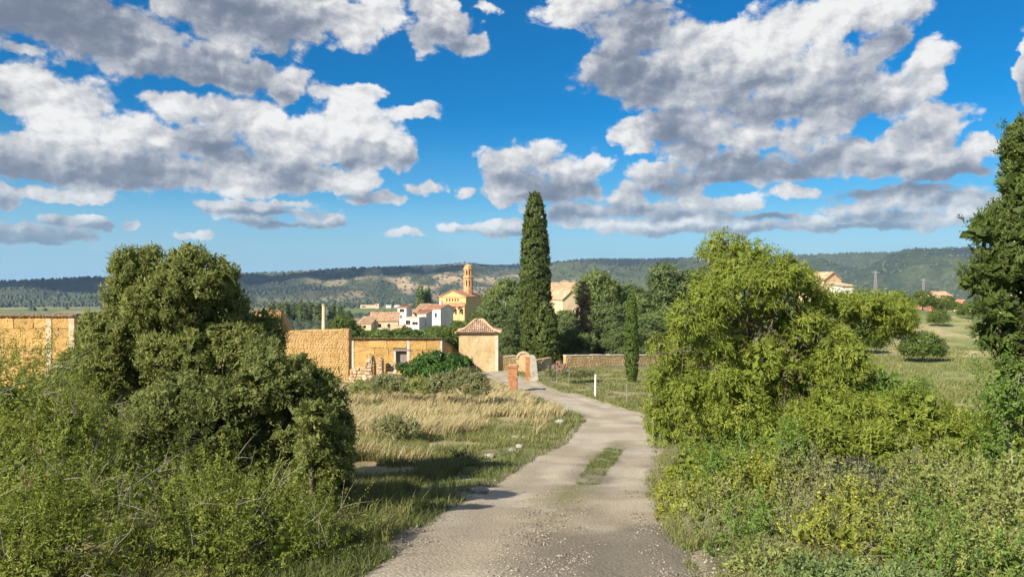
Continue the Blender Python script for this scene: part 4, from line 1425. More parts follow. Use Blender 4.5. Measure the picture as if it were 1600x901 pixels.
def church():
    d = 370.0
    yaw = R(-17)
    cx = px_x(707, d)
    zb = px_z(497, d)
    root = thing('church', 'ochre church with a gabled front, arcaded porch and red nave roof', 'church', (cx, d, zb), yaw)
    Z = lambda p: px_z(p, d) - zb
    hw = 21.3 / F * d / math.cos(yaw)
    he, ha = Z(463.5), Z(454)
    w = 2 * hw
    wins = [(-hw + .26 * w + k * .105 * w, Z(470.5), -hw + .26 * w + k * .105 * w + .055 * w, Z(466.5)) for k in range(5)]
    mb = MB()
    pierced_front(mb, -hw, hw, -6, he, wins, t=.5)
    mb.add([(-hw, 0, he), (hw, 0, he), (0, 0, ha)], [(0, 1, 2)])
    L_ = 26
    mb.quad((hw, 0, -6), (hw, L_, -6), (hw, L_, he), (hw, 0, he)); mb.quad((-hw, L_, -6), (-hw, 0, -6), (-hw, 0, he), (-hw, L_, he)); mb.quad((hw, L_, -6), (-hw, L_, -6), (-hw, L_, he), (hw, L_, he))
    mb.build('wall', M['church_wall'], root)
    for (a, b, c, e) in wins:
        p = MB(); p.quad((a, .48, b), (c, .48, b), (c, .48, e), (a, .48, e)); p.build('window', M['dark'], root)
    c = MB(); c.box(-hw - .25, hw + .25, -.3, -.003, he - .35, he); c.box(-hw - .1, hw + .1, -.12, -.004, Z(473), Z(472)); c.build('cornice', M['church_brick'], root)
    rm = MB(); t = .35; o = .5
    for s in (-1, 1):
        p = [(s * (hw + o), -o, he - o * (ha - he) / hw), (0, -o, ha + (.004 if s > 0 else 0)), (0, L_, ha + (.004 if s > 0 else 0)), (s * (hw + o), L_, he - o * (ha - he) / hw)]
        rm.add(p + [(x, y, z + t) for x, y, z in p], [(3,2,1,0),(4,5,6,7),(0,1,5,4),(1,2,6,5),(2,3,7,6),(3,0,4,7)])
    rm.build('roof', M['tile_red'], root)
    # porch with three arches
    pw = .36 * w; pc = .18 * w
    pr = MB()
    z1 = Z(478.5)
    yf = -3.4
    n = 3; bay = 2 * pw / n
    for i in range(n):
        a = pc - pw + i * bay; b = a + bay
        r = bay * .30; m = (a + b) / 2; zs = Z(484)
        pr.quad((a, yf, -6), (m - r, yf, -6), (m - r, yf, zs), (a, yf, zs))
        pr.quad((m + r, yf, -6), (b, yf, -6), (b, yf, zs), (m + r, yf, zs))
        pts = [(m + r * math.cos(t_), yf, zs + r * math.sin(t_)) for t_ in np.linspace(math.pi, 0, 9)]
        pr.add([(a, yf, zs)] + pts + [(b, yf, zs), (b, yf, z1), (a, yf, z1)], [tuple(range(12))[::1]])
        for q in range(8):
            p0, p1 = pts[q], pts[q + 1]
            pr.quad(p0, p1, (p1[0], yf + .6, p1[2]), (p0[0], yf + .6, p0[2]))
        pr.quad((m - r, yf, -6), (m - r, yf + .6, -6), (m - r, yf + .6, zs), (m - r, yf, zs)); pr.quad((m + r, yf + .6, -6), (m + r, yf, -6), (m + r, yf, zs), (m + r, yf + .6, zs))
        pr.quad((m - r, yf + .02, -6), (m + r, yf + .02, -6), (m + r, yf + .02, Z(491)), (m - r, yf + .02, Z(491)))
    for s in (-1, 1):
        pr.quad((pc + s * pw, yf, -6), (pc + s * pw, -.01, -6), (pc + s * pw, -.01, z1), (pc + s * pw, yf, z1))
    pr.build('porch', M['church_wall'], root)
    pm = MB()
    p = [(pc - pw - .4, yf - .4, z1), (pc + pw + .4, yf - .4, z1), (pc + pw * .75, -.02, z1 + 1.5), (pc - pw * .75, -.02, z1 + 1.5)]
    pm.add(p + [(x, y, z + .25) for x, y, z in p], [(3,2,1,0),(4,5,6,7),(0,1,5,4),(1,2,6,5),(2,3,7,6),(3,0,4,7)])
    pm.build('porch_roof', M['tile_red'], root)
    # octagonal tower
    d2 = 382.0
    tx = px_x(731.5, d2) - cx; ty = d2 - d
    ca, sa = math.cos(-yaw), math.sin(-yaw)
    tx, ty = tx * ca - ty * sa, tx * sa + ty * ca
    tw = bpy.data.objects.new('tower', None); COL.objects.link(tw); tw.parent = root; tw.location = (tx, ty, 0)
    Zt = lambda p: px_z(p, d2) - zb
    k8 = [math.pi / 8 + i * math.pi / 4 for i in range(8)]
    def octa(m, r, z0, z1, holes=None, r1=None):
        r1 = r1 or r
        for i in range(8):
            a0, a1 = k8[i], k8[(i + 1) % 8]
            A, B = (r * math.cos(a0), r * math.sin(a0)), (r * math.cos(a1), r * math.sin(a1))
            A1, B1 = (r1 * math.cos(a0), r1 * math.sin(a0)), (r1 * math.cos(a1), r1 * math.sin(a1))
            if not holes:
                m.quad((*A, z0), (*B, z0), (*B1, z1), (*A1, z1))
                continue
            u0, v0, u1, v1 = holes
            P = lambda u, v, k=1.0: ((A[0] + (B[0] - A[0]) * u) * k, (A[1] + (B[1] - A[1]) * u) * k, z0 + (z1 - z0) * v)
            us, vs = [0, u0, u1, 1], [0, v0, v1, 1]
            for p in range(3):
                for q in range(3):
                    if p == 1 and q == 1:
                        continue
                    m.quad(P(us[p], vs[q]), P(us[p+1], vs[q]), P(us[p+1], vs[q+1]), P(us[p], vs[q+1]))
            kk = .86
            for (e, f) in (((u0, v0), (u0, v1)), ((u0, v1), (u1, v1)), ((u1, v1), (u1, v0)), ((u1, v0), (u0, v0))):
                m.quad(P(*e), P(*f), P(*f, kk), P(*e, kk))
    r = 7.4 / F * d2
    s = MB(); octa(s, r, -6, Zt(456)); octa(s, r * 1.08, Zt(456), Zt(455)); octa(s, r * .97, Zt(455), Zt(433.5), (.30, .38, .70, .78)); s.build('lower_shaft', M['church_brick'], tw)
    s = MB(); octa(s, r * 1.12, Zt(433.5), Zt(432)); s.add([(r * 1.12 * math.cos(a), r * 1.12 * math.sin(a), Zt(432)) for a in k8], [tuple(range(8))]); octa(s, r * 1.06, Zt(420.5), Zt(419)); s.add([(r * 1.06 * math.cos(a), r * 1.06 * math.sin(a), Zt(419)) for a in k8], [tuple(range(8))]); s.build('band', M['church_wall'], tw)
    s = MB(); octa(s, r * .9, Zt(432), Zt(420.5), (.26, .2, .74, .82)); s.build('belfry', M['church_brick'], tw)
    s = MB(); octa(s, r * .70, -6, Zt(420)); s.build('inner_core', M['dark'], tw)
    s = MB(); octa(s, r * .8, Zt(419), Zt(416.5)); octa(s, r * .85, Zt(416.5), Zt(415.8)); octa(s, r * .85, Zt(415.8), Zt(412.5), None, .25); s.build('cap', M['church_brick'], tw)
    s = MB(); zc = Zt(412.8); s.box(-.1, .1, -.1, .1, zc, Zt(404)); s.box(-.75, .75, -.095, .095, Zt(406.6), Zt(405.9)); s.build('cross', M['metal'], tw)
church()

def mast(px, py_top, d, label, kind):
    x, y, z = drop(px_x(px, d), d)
    h = px_z(py_top, d) - z
    root = thing('power_mast' if kind else 'lamp_post', label, 'mast' if kind else 'lamp post', (x, y, z))
    if kind:
        m = MB()
        for s in (-1, 1):
            for q in (-1, 1):
                m.tube([(s * .45, q * .45, -1), (s * .12, q * .12, h)], [.09, .06], 4)
        n = 9
        for k in range(n):
            a, b = h * k / n, h * (k + 1) / n
            wa, wb = .45 - .33 * k / n, .45 - .33 * (k + 1) / n
            m.tube([(-wa, -wa, a), (wb, -wb, b)], [.04, .04], 3); m.tube([(wa, -wa, a), (-wb, -wb, b)], [.04, .04], 3)
        m.build('lattice', M['metal'], root)
        m = MB(); m.box(-.9, .9, -.07, .07, h - .5, h - .32); m.build('crossarm', M['metal'], root)
    else:
        m = MB(); m.tube([(0, 0, -1), (0, 0, h)], [.07, .05], 6); m.build('pole', M['metal'], root)
        m = MB(); m.tube([(0, 0, h), (-.7, 0, h + .15)], [.04, .05], 5); m.build('arm', M['metal'], root)
        m = MB(); m.box(-1.0, -.6, -.09, .09, h + .1, h + .18); m.build('lamp_head', M['metal'], root)
mast(1368, 423, 180, 'lattice power mast beside the tall gabled house', 1)
mast(1443, 435, 220, 'lattice power mast before the red roofed hamlet', 1)
mast(790, 472, 105, 'thin street lamp among the pines behind the pavilion', 0)


# ------------------------------------------------------------------ near trees and shrubs
def lobes_of(rows, d, seed, sd=.6):
    r = np.random.default_rng(seed)
    out = []
    for row in rows:
        px, py, rx, ry = row[:4]
        dd = row[4] if len(row) > 4 else d + r.uniform(-sd, sd)
        out.append(lobe(px, py, dd, rx, ry))
    return out

# juniper that stands highest on the left
L1 = lobes_of([(225,432,52,48),(196,480,48,50),(316,432,58,48),(338,478,60,55),(262,480,70,56),(165,525,50,44),(222,540,75,56),(305,545,85,62),(370,520,42,56),
               (130,585,60,46),(250,610,95,64),(350,600,72,66),(385,565,44,66),(412,545,40,48),(300,680,110,70),(200,680,90,60)], 12.4, 1)
plant('juniper_tree', 'tallest olive green juniper with two rounded tops left of the lane', 'tree', drop(-5.6, 12.6), L1, 'juniper', 58, .075, 24, .055, .0105, r0=.16, limbs=12, up=.35, jit=.6, rough=.08, out=.75, puff=(9, .11, .40, 1), fill=.6)
L2 = lobes_of([(290,640,66,54),(230,670,60,52),(300,710,80,60),(350,640,56,54),(240,740,80,56),(416,566,34,40),(470,592,44,46),(430,600,60,56),(500,612,42,48),(400,650,70,60),(470,670,66,60),(345,690,70,66),(420,730,80,66),(520,690,34,56),(500,760,48,60),(380,780,80,60)], 10.4, 2, .5)
plant('juniper_tree', 'lower juniper sloping down to the lane in front of the tallest one', 'tree', drop(-3.4, 10.5), L2, 'juniper_b', 70, .068, 24, .048, .0095, r0=.11, limbs=10, up=.35, jit=.6, rough=.08, out=.75, puff=(12, .09, .34, 2), fill=.6)
L3 = lobes_of([(488,650,26,42),(500,690,34,48),(492,735,40,50),(530,720,26,46)], 9.4, 3, .25)
plant('juniper_tree', 'small upright juniper closest to the shaded verge', 'tree', drop(-2.5, 9.45), L3, 'juniper', 80, .06, 24, .045, .009, r0=.06, limbs=4, up=.6, jit=.5, out=.6, puff=(18, .07, .20, 3), fill=.6)

# thorny scrub in the near left corner, with long bare twigs
def bare_twigs(n, lobes, rr, ln=.8, up=.35, r=.006):
    lb = np.asarray(lobes)
    def f(mb, base):
        for _ in range(n):
            k = rr.integers(len(lb))
            v = norm(rr.normal(size=3) + (0, -.5, .4))
            p = lb[k, :3] + v * lb[k, 3:6] * rr.uniform(.3, .95)
            dr = norm(v + rr.normal(size=3) * .6 + (0.3, -.2, up))
            pts = [p - base]
            for s in range(4):
                dr = norm(dr + rr.normal(size=3) * .18 + (0, 0, -.08))
                pts.append(pts[-1] + dr * ln * rr.uniform(.15, .32))
            mb.tube(pts, [r * (1 - .2 * i) for i in range(5)], 3, cap=False)
            q = pts[2]
            for s in range(2):
                d2 = norm(dr + rr.normal(size=3) * .9)
                mb.tube([q, q + d2 * ln * .18, q + d2 * ln * .34 + (0, 0, -.02)], [r * .6, r * .5, r * .25], 3, cap=False)
    return f
TH = [('pale twiggy thorn bush spreading from the near left edge', [(30,612,70,50,8.2),(100,622,66,48,8.4),(-50,620,90,60,8.0),(40,640,70,70,7.6),(-40,700,110,90,7.4),(90,720,100,80,7.2),(30,780,120,80,6.8)], 120),
      ('thorn bush with long arching bare stems below the tall juniper', [(120,680,70,50,8.0),(200,745,96,56,7.6),(150,780,100,60,7.2),(300,785,90,54,7.4)], 130),
      ('bright green thorn bush filling the near left corner', [(60,850,140,80,6.2),(180,830,120,80,6.4),(-40,900,120,90,5.8),(120,920,140,80,5.9)], 100),
      ('dark hollow thorn bush over the bottom edge left of the lane', [(300,850,120,80,6.8),(260,910,130,80,6.3),(400,880,90,70,6.7),(360,835,90,54,7.1)], 110),
      ('small thorn bush with upright shoots at the verge of the lane', [(450,830,66,60,7.6),(500,860,44,50,7.3),(470,900,60,60,7.0),(430,815,56,44,7.9)], 70)]
for k, (lab, rows, nt_) in enumerate(TH):
    lb = lobes_of(rows, 7, 10 + k)
    c = np.mean(np.asarray(lb)[:, :2], 0)
    plant('thorn_bush', lab, 'bush', drop(c[0], c[1]), lb, 'thorn', 78, .080, 40, .030, .0052, 'grey_twig', .022, 'thorn bushes in the near left corner', ('foliage', 'stems'), 14,
          bare_twigs(nt_ // 4, lb, np.random.default_rng(50 + k), .85, .45, .0036), up=.25, jit=.9, out=.6, rough=.20, gap=.33, fill=.25, shoot=.46, puff=(7, .10, .36, 20 + k))

# the spreading yellow green pine right of the lane
L5 = [(1146,392,22,12),(1122,400,10,12),(1182,402,16,10),(1162,428,52,22),(1222,432,50,26),(1120,446,44,24),(1240,450,48,34),(1170,450,60,36),(1098,480,44,24),(1130,496,62,30),(1205,500,70,36),
      (1285,512,66,34),(1325,488,62,34),(1290,484,54,32),(1348,478,50,28),(1398,488,36,26),(1262,462,44,34),(1384,488,38,18),(1360,512,50,20),(1075,500,44,24),(1066,545,56,22),(1120,548,60,34),(1245,560,62,38),(1310,560,56,34),(1180,580,56,36),
      (1060,592,52,36),(1108,612,70,44),(1046,640,34,40),(1085,668,72,48),(1150,650,60,44),(1130,712,66,44),(1082,735,40,40),(1200,630,56,40),(1255,615,56,38),(1310,600,60,36),(1350,555,56,34),(1392,500,40,24),(1160,600,56,38,11.3),(1205,560,46,30,11.4),(1150,655,56,36,11.2),(1210,690,50,34,11.0),(1130,548,44,26,11.5),(1130,770,50,40),(1170,735,60,44),(1225,690,56,44),(1280,640,60,40)]
L5 = lobes_of(L5, 12.2, 5, .9)
def bare_limbs(mb, base):
    for (p, r0) in (([(1290,560,12.4),(1220,525,12.0),(1150,498,11.6),(1100,480,11.3),(1068,484,11.1)], .035), ([(1180,560,12.0),(1120,552,11.6),(1060,548,11.3),(1020,556,11.2)], .022),
                    ([(1200,640,12.2),(1190,560,11.9),(1210,490,11.7),(1250,440,11.6)], .045), ([(1230,700,12.0),(1225,640,11.5),(1228,600,11.4)], .03), ([(1150,480,12.2),(1145,430,12.1),(1135,372,12.1)], .025)):
        pts = [at(*q) - base for q in p]
        mb.tube(pts, [r0 * (1 - .75 * i / (len(pts) - 1)) for i in range(len(pts))], 5)
        for i in range(1, len(pts)):
            for s in range(3):
                q = pts[i] + (pts[i-1] - pts[i]) * rng.random()
                dr = norm(rng.normal(size=3) + (-.4, -.4, -.1))
                mb.tube([q, q + dr * .2, q + dr * .42 + (0, 0, -.05)], [.009, .006, .003], 3, cap=False)
plant('pine_tree', 'spreading yellow green pine with drooping tufts right of the lane', 'tree', drop(4.15, 12.6), L5, 'pine_near', 46, .095, 30, .062, .0080, r0=.12, limbs=20, up=-.05, jit=.5, rough=.10, out=.85, hang=.42, gap=.28, fill=.35, puff=(7.4, .12, .36, 5, .68), extra=bare_limbs)
LOWP = [('low bright green pine bush under the spreading pine', [(1265,655,62,34),(1320,640,66,36),(1372,650,62,34),(1300,690,80,30),(1240,690,46,30)], 10.8, 21),
        ('low dense green pine bush between the spreading pine and the right cypress', [(1440,650,66,36),(1400,690,70,36),(1470,690,70,36),(1510,660,50,34)], 10.4, 22),
        ('low dark edged pine bush at the foot of the right cypress', [(1560,660,60,38),(1540,700,66,40),(1600,700,70,46),(1620,640,60,40)], 10.0, 23),
        ('fresh green sapling rising before the meadow', [(1395,585,40,24),(1380,612,56,24),(1425,615,44,22),(1410,640,60,20)], 11.6, 24)]
for lab, rows, d, sd_ in LOWP:
    lb = lobes_of(rows, d, sd_, .4)
    c = np.mean(np.asarray(lb)[:, :2], 0)
    plant('pine_bush', lab, 'bush', drop(c[0], c[1] + .1), lb, 'pine_near' if sd_ != 24 else 'green_bush', 48, .09, 30, .058, .0082, r0=.05, puff=(8, .10, .34, sd_), group='low pine bushes right of the lane', parts=('foliage', 'stems'), limbs=6, up=.1, jit=.55, out=.8, rough=.15, hang=.2, gap=.24, fill=.4)

# cypress cut by the right edge
L6 = lobes_of([(1628,612,50,40),(1600,570,36,30),(1570,520,36,34),(1660,640,50,40),(1598,204,12,30),(1602,244,26,34),(1590,292,34,36),(1618,302,40,50),(1580,357,38,44),(1628,372,60,60),(1568,427,40,44),(1618,442,70,60),(1563,482,34,40),(1608,512,66,56),(1590,542,36,36),(1658,582,50,50),(1678,472,70,80),(1678,342,50,70),(1658,262,30,50),(1708,612,50,50),(1538,437,22,24),(1534,362,18,18)], 9.6, 6, .35)
def galls(root, lobes, n, seed):
    rr = np.random.default_rng(seed)
    P, Nn = clump_points(lobes, n)
    mb = MB()
    for k in rr.choice(len(P), min(150, len(P)), replace=False):
        p = P[k] + Nn[k] * .1 - np.array(root.location)
        r = .016
        vs = [p + np.array(q) * r for q in ((1,0,0),(0,1,0),(-1,0,0),(0,-1,0),(0,0,1),(0,0,-1))]
        mb.add(vs, [(0,1,4),(1,2,4),(2,3,4),(3,0,4),(1,0,5),(2,1,5),(3,2,5),(0,3,5)])
    tag(mb.build('cones', M['cone'], root, True), kind='stuff')
rt = plant('cypress_tree', 'dark broad cypress with small cones cut by the right edge', 'tree', drop(6.9, 9.6), L6, 'cypress_near', 84, .07, 28, .040, .0088, r0=.15, limbs=14, up=.6, jit=.45, out=.65, rough=.08, fill=.6, puff=(14, .08, .26, 6), shoot=.14)
galls(rt, L6, 8, 3)

# undergrowth along the right side of the lane: (label, lobes, material, twig material, style)
UND = [
 ('bush with yellow flowers at the right edge of the lane', [(1048,765,26,26,10.2),(1062,792,34,28,9.9),(1085,770,30,30,10.2)], 'yellow_bush', 'soft'),
 ('grey green rosemary bush behind the yellow flowered one', [(1120,770,50,36,9.4),(1150,800,50,36,9.0),(1105,815,40,30,8.8)], 'olive_bush', 'up'),
 ('bush mottled with yellow leaves below the spreading pine', [(1195,730,50,36,9.6),(1180,770,56,40,9.2),(1225,770,44,36,9.2)], 'yellow_bush', 'up'),
 ('brownish dry bush below the low bright pine bush', [(1250,740,46,34,9.4),(1290,760,50,34,9.0),(1265,790,46,34,8.8)], 'rosemary', 'up'),
 ('grey bush of bare twigs in the middle of the undergrowth', [(1255,815,40,34,8.3),(1290,830,46,34,8.0),(1230,840,40,30,8.0)], 'rosemary', 'bare'),
 ('tawny bush right of the bare twigs', [(1345,760,46,34,8.9),(1380,775,50,34,8.6),(1350,800,46,30,8.4)], 'rosemary', 'up'),
 ('olive bush under the low dense pine bush', [(1430,740,54,36,8.8),(1470,760,56,40,8.4),(1420,780,46,34,8.5)], 'olive_bush', 'up'),
 ('light olive bush with crowded upright shoots near the right edge', [(1520,760,60,40,8.2),(1560,790,60,44,7.8),(1500,810,56,40,7.8)], 'olive_bush', 'up'),
 ('tall olive bush at the very right edge', [(1590,760,50,50,7.6),(1610,830,60,60,7.2),(1570,850,50,46,7.2)], 'olive_bush', 'up'),
 ('green bush with reed like leaves under the olive bushes', [(1450,830,26,40,7.6),(1470,860,36,36,7.4),(1440,870,30,30,7.4)], 'green_bush', 'up'),
 ('small blue green thyme cushion', [(1365,848,34,22,7.7),(1385,862,30,20,7.5)], 'thyme', 'soft'),
 ('wide low cushion of grey green herbs at the bottom edge', [(1290,890,66,30,6.3),(1360,895,70,30,6.1),(1235,900,54,28,6.3),(1310,912,90,30,5.9),(1410,905,60,30,6.0)], 'thyme', 'soft'),
 ('low dry bush at the corner of gravel and undergrowth', [(1110,840,34,26,8.3),(1150,855,36,24,8.1),(1125,870,30,22,7.9)], 'rosemary', 'bare'),
 ('dark leaved bush before the yellow mottled one', [(1190,815,40,30,8.5),(1215,840,36,28,8.2)], 'olive_bush', 'up'),
 ('small olive shrub with yellow specks above the herb cushion', [(1330,820,34,30,8.0),(1345,845,40,26,7.8)], 'yellow_bush', 'up'),
 ('knee high olive shrub beside the gravel at the bottom edge', [(1195,882,46,28,6.9),(1230,890,42,28,6.7),(1170,900,36,22,6.6)], 'olive_bush', 'soft'),
 ('dark green shrub in the lower right corner', [(1520,880,44,40,7.0),(1550,905,56,40,6.7),(1500,915,44,30,6.7)], 'olive_bush', 'up'),
 ('feathery yellow green shrub between the herb cushion and the gravel', [(1165,858,40,26,7.9),(1200,850,44,30,8.0),(1140,880,34,20,7.4)], 'green_bush', 'up'),
 ('pale olive shrub overhanging the right side of the herb cushion', [(1400,850,44,30,7.6),(1430,885,40,26,7.0),(1390,880,36,24,7.2)], 'olive_bush', 'up'),
 ('yellow green shrub in the middle of the bottom edge', [(1300,865,44,26,7.3),(1340,880,40,22,7.0),(1270,870,36,22,7.4)], 'yellow_bush', 'up'),
 ('grassy green shrub beside the dark one in the lower right corner', [(1470,895,44,26,6.8),(1440,915,44,26,6.6),(1590,900,50,36,6.6)], 'green_bush', 'up'),
 ('light green shrub filling the gap under the spreading pine', [(1120,740,44,30,9.8),(1155,735,44,30,10.0),(1240,715,50,26,10.0)], 'green_bush', 'up'),
 ('young cypress seedling at the foot of the right cypress', [(1565,610,20,34,9.2),(1570,645,30,34,9.1)], 'green_bush', 'up'),
]
for k, (lab, rows, mt, style) in enumerate(UND):
    lb = lobes_of([(r_[0], r_[1] + (10 if k < 14 else -8), r_[2] * .95, r_[3] * .9, r_[4]) for r_ in rows], 8, 70 + k)
    # stretch each shrub down to the ground
    arr = np.asarray(lb)
    c = arr[:, :2].mean(0)
    gz = drop(c[0], c[1])[2]
    low = arr[:, 2].min() - arr[:, 5].max() * .6
    if low > gz + .1:
        for q in range(3):
            j = rng.integers(len(arr))
            lb.append([arr[j, 0] + rng.normal() * .1, arr[j, 1] + .15, (arr[j, 2] + gz) * .5, arr[j, 3] * 1.05, arr[j, 4] * 1.05, max(.15, (arr[j, 2] - gz) * .55)])
    rr = np.random.default_rng(90 + k)
    kw = dict(up=.55, jit=.7, out=.55, rough=.14, shoot=.34, puff=(8, .08, .28, 40 + k)) if style != 'soft' else dict(up=.35, jit=.8, out=.5, rough=.14)
    dn = {'up': 62, 'soft': 90, 'bare': 26}[style]
    plant('shrub', lab, 'shrub', (c[0], c[1], gz), lb, mt, dn, .075, 26, .036, .0085 if style != 'bare' else .006, 'grey_twig', .018, 'undergrowth right of the lane', ('foliage', 'stems'), 8,
          bare_twigs({'up': 12, 'soft': 4, 'bare': 110}[style], lb, rr, .42, .8, .003), fill=.3, gap=.2, **kw)

# scrub on the bank before the ruin and by the lane
BANK = [
 ('dry brown bush on the bank nearest the ruin', [(600,600,26,14,36),(625,604,22,12,35.5)], 'rosemary'),
 ('grey green bush crowning the bank before the pavilion', [(700,600,34,16,34),(730,596,30,18,34),(745,606,22,14,33.5)], 'rosemary'),
 ('olive bush left of the bush crowning the bank', [(660,604,28,13,35),(682,602,20,14,35)], 'olive_bush'),
 ('lone round dry bush in the pale grass', [(606,664,24,12,23),(622,668,26,12,22.8),(640,672,16,9,22.6)], 'rosemary'),
 ('dark bushy clump at the end of the juniper shadow', [(722,722,16,10,17.2),(735,728,10,8,17)], 'rosemary'),
 ('low dry bush at the foot of the ruin', [(560,606,20,9,38),(580,608,16,8,38)], 'olive_bush'),
 ('dark flat bush behind the wire fence', [(822+74,584,20,6,49),(915,583,14,5,50)], 'rosemary'),
 ('small dark bush beside the first fence stake', [(862,584,9,6,52)], 'rosemary'),
]
for k, (lab, rows, mt) in enumerate(BANK):
    lb = lobes_of(rows, 30, 120 + k)
    c = np.mean(np.asarray(lb)[:, :2], 0)
    plant('shrub', lab, 'shrub', drop(c[0], c[1]), lb, mt, 26, .13, 26, .12, .016, 'grey_twig', .03, 'dry scrub left and right of the far lane', ('foliage', 'stems'), 5, up=.6, jit=.6, out=.6, rough=.2, fill=.3)

# fig and green scrub round the earth house
FIG = [('broad leaved green fig bush hiding the foot of the house', [(650,578,26,10,50),(676,566,24,15,50.5),(700,570,22,14,50.5),(690,582,34,10,49.5)], 'fig', 50),
       ('small green bush before the corner of the pavilion', [(726,567,10,9,58),(718,574,12,8,57)], 'fig', 58)]
for k, (lab, rows, mt, d) in enumerate(FIG):
    lb = lobes_of(rows, d, 140 + k)
    c = np.mean(np.asarray(lb)[:, :2], 0)
    plant('fig_bush', lab, 'bush', drop(c[0], c[1]), lb, mt, 9, .26, 20, .20, .07, 'grey_twig', .05, None, ('foliage', 'stems'), 5, up=.2, jit=.9, out=.5, rough=.15)
GB = [('green bush behind the left end of the house roof', [(572,528,18,10),(592,525,22,10)], 82), ('long green bush behind the middle of the house roof', [(622,528,26,9),(650,527,24,10)], 84),
      ('grey green bush behind the right end of the house roof', [(682,523,24,12),(664,529,20,8)], 86), ('tall green bush rising left of the pavilion roof', [(704,520,18,14),(714,508,14,14),(698,533,20,10)], 88),
      ('pale green bush right behind the stone ruin', [(535,505,20,12),(555,515,14,9)], 110), ('green thicket climbing from the white houses to the pines', [(736,506,14,8),(746,496,12,10),(734,512,20,9)], 130)]
for k, (lab, rows, d) in enumerate(GB):
    lb = lobes_of([(a_, b_ + (9 if k < 4 else 3), c_, e_) for a_, b_, c_, e_ in rows], d, 150 + k, 1.0)
    arr = np.asarray(lb); c = arr[:, :2].mean(0)
    g = drop(c[0], c[1])
    for q in list(lb):
        lb.append([q[0], q[1], (q[2] + g[2]) / 2, q[3] * 1.1, q[4] * 1.1, max(.5, (q[2] - g[2]) * .6)])
    plant('green_bush', lab, 'bush', g, lb, 'bush_green', 5.0, .30, 24, .26, .065, r0=.07, group='green bushes between the house and the village', parts=('foliage', 'stems'), limbs=5, up=.2, jit=.8, out=.6, rough=.12)

SCR = plant('scrub_bush', 'x', 'bush', (0, 0, 0), [(0,0,.7,1.1,1.1,.8),(.8,.3,.5,.8,.8,.6),(-.8,-.2,.5,.9,.9,.6)], 'bush_green', 6, .3, 20, .26, .06, r0=.05, parts=('foliage', 'stems'), limbs=2, up=.3, jit=.8, out=.6)
rs_ = np.random.default_rng(77)
for k in range(26):
    d = float(rs_.uniform(125, 180)); px = float(rs_.uniform(545, 730))
    x = px_x(px, d)
    o = SCR if k == 0 else copy_tree(SCR)
    o.location = drop(x, d); q = float(rs_.uniform(.7, 1.3)); o.scale = (q * 1.5, q * 1.5, q); o.rotation_euler = (0, 0, k * 1.1)
    tag(o, 'low green scrub bush on the slope below the white village houses', 'bush', 'scrub on the slope below the village')

# ------------------------------------------------------------------ cypresses
def spire(px, top, base, w, d, n_l, mat, label, L, Wd, dens, cr, group=None, npl=26, bulge=.55, name='cypress_tree'):
    zt, zb = px_z(top, d), px_z(base, d)
    x = px_x(px, d)
    hw = w / 2 / F * d
    h = zt - zb
    rr = np.random.default_rng(int(px))
    lb = []
    prof = [(0.0, .62), (.08, .88), (.25, 1.0), (.5, .98), (.7, .86), (.85, .68), (.95, .46), (1.0, .28)]
    pt, pr = zip(*prof)
    for k in range(n_l):
        t = (k + .5) / n_l
        r = hw * float(np.interp(t, pt, pr))
        for s in range(4 if t < .8 else 1):
            a = rr.uniform(-.35, .35) + s * 1.571 + k * .6
            o = r * (.26 if t < .8 else .0)
            lb.append([x + o * math.cos(a), d + o * math.sin(a), zb + h * t, r * .80 if t < .8 else r, r * .80 if t < .8 else r, h / n_l * (1.35 if t < .93 else .8)])
    base = np.array([x, d, zb])
    g = drop(x, d)
    base[2] = min(base[2], g[2])
    root = plant(name, label, 'tree', base, lb, mat, dens, cr, npl, L, Wd, r0=max(.05, hw * .12), group=group, limbs=1, up=.9, jit=.35, out=.5, rough=.10, fill=.35, shoot=cr * .75, turn=.25)
    return root
spire(836, 308, 562, 45, 78, 17, 'cypress', 'tall dark cypress rising alone behind the gateway', .26, .055, 9.0, .24, npl=34)
spire(853, 480, 562, 32, 76, 8, 'cypress', 'short cypress grown against the foot of the tall one', .30, .07, 7, .32)
spire(987, 457, 591, 20, 50, 14, 'slim_cypress', 'slim bright green cypress before the stone wall', .10, .024, 44, .07)
spire(912, 447, 556, 21, 84, 11, 'dead_cypress', 'withered brown cypress among the green pines', .34, .045, 4.0, .38, npl=20)

# ------------------------------------------------------------------ pines behind the lane: three built, the rest copied
def proto_pine(seed, mat, rows, h=10.0, r0=.22):
    lb = [list(r) for r in rows]
    return plant('pine_tree', 'x', 'tree', (0, 0, 0), lb, mat, 2.9, .46, 26, .42, .075, r0=r0, limbs=len(rows), up=.25, jit=.7, out=.65, rough=.13, fill=.3)
PA = proto_pine(1, 'pine', [(0,0,8.8,1.7,1.7,1.1),(-1.5,.4,7.6,1.7,1.6,1.2),(1.5,-.3,7.4,1.8,1.6,1.2),(.2,-1.2,6.4,1.9,1.7,1.2),(-2.2,-.2,5.6,1.5,1.5,1.1),(2.3,.3,5.2,1.6,1.5,1.1),(-.8,-.9,4.3,2.0,1.8,1.3),(1.2,-.8,3.2,1.9,1.7,1.4),(-1.4,0,2.4,1.8,1.7,1.5),(.4,.6,1.4,2.2,2.0,1.4)])
PB = proto_pine(2, 'pine_dark', [(0.3,0,9.2,1.4,1.4,.9),(-1.0,.2,8.2,1.6,1.5,1.0),(1.4,0,7.8,1.6,1.5,1.0),(.1,-.8,7.0,2.2,1.9,1.1),(-2.0,.1,6.4,1.5,1.5,.9),(1.9,-.2,5.8,1.8,1.6,1.1),(-1.1,-.5,4.6,2.2,1.9,1.4),(1.0,-.5,3.2,2.2,1.9,1.6),(-1.0,0,2.0,2.3,2.0,1.6)])
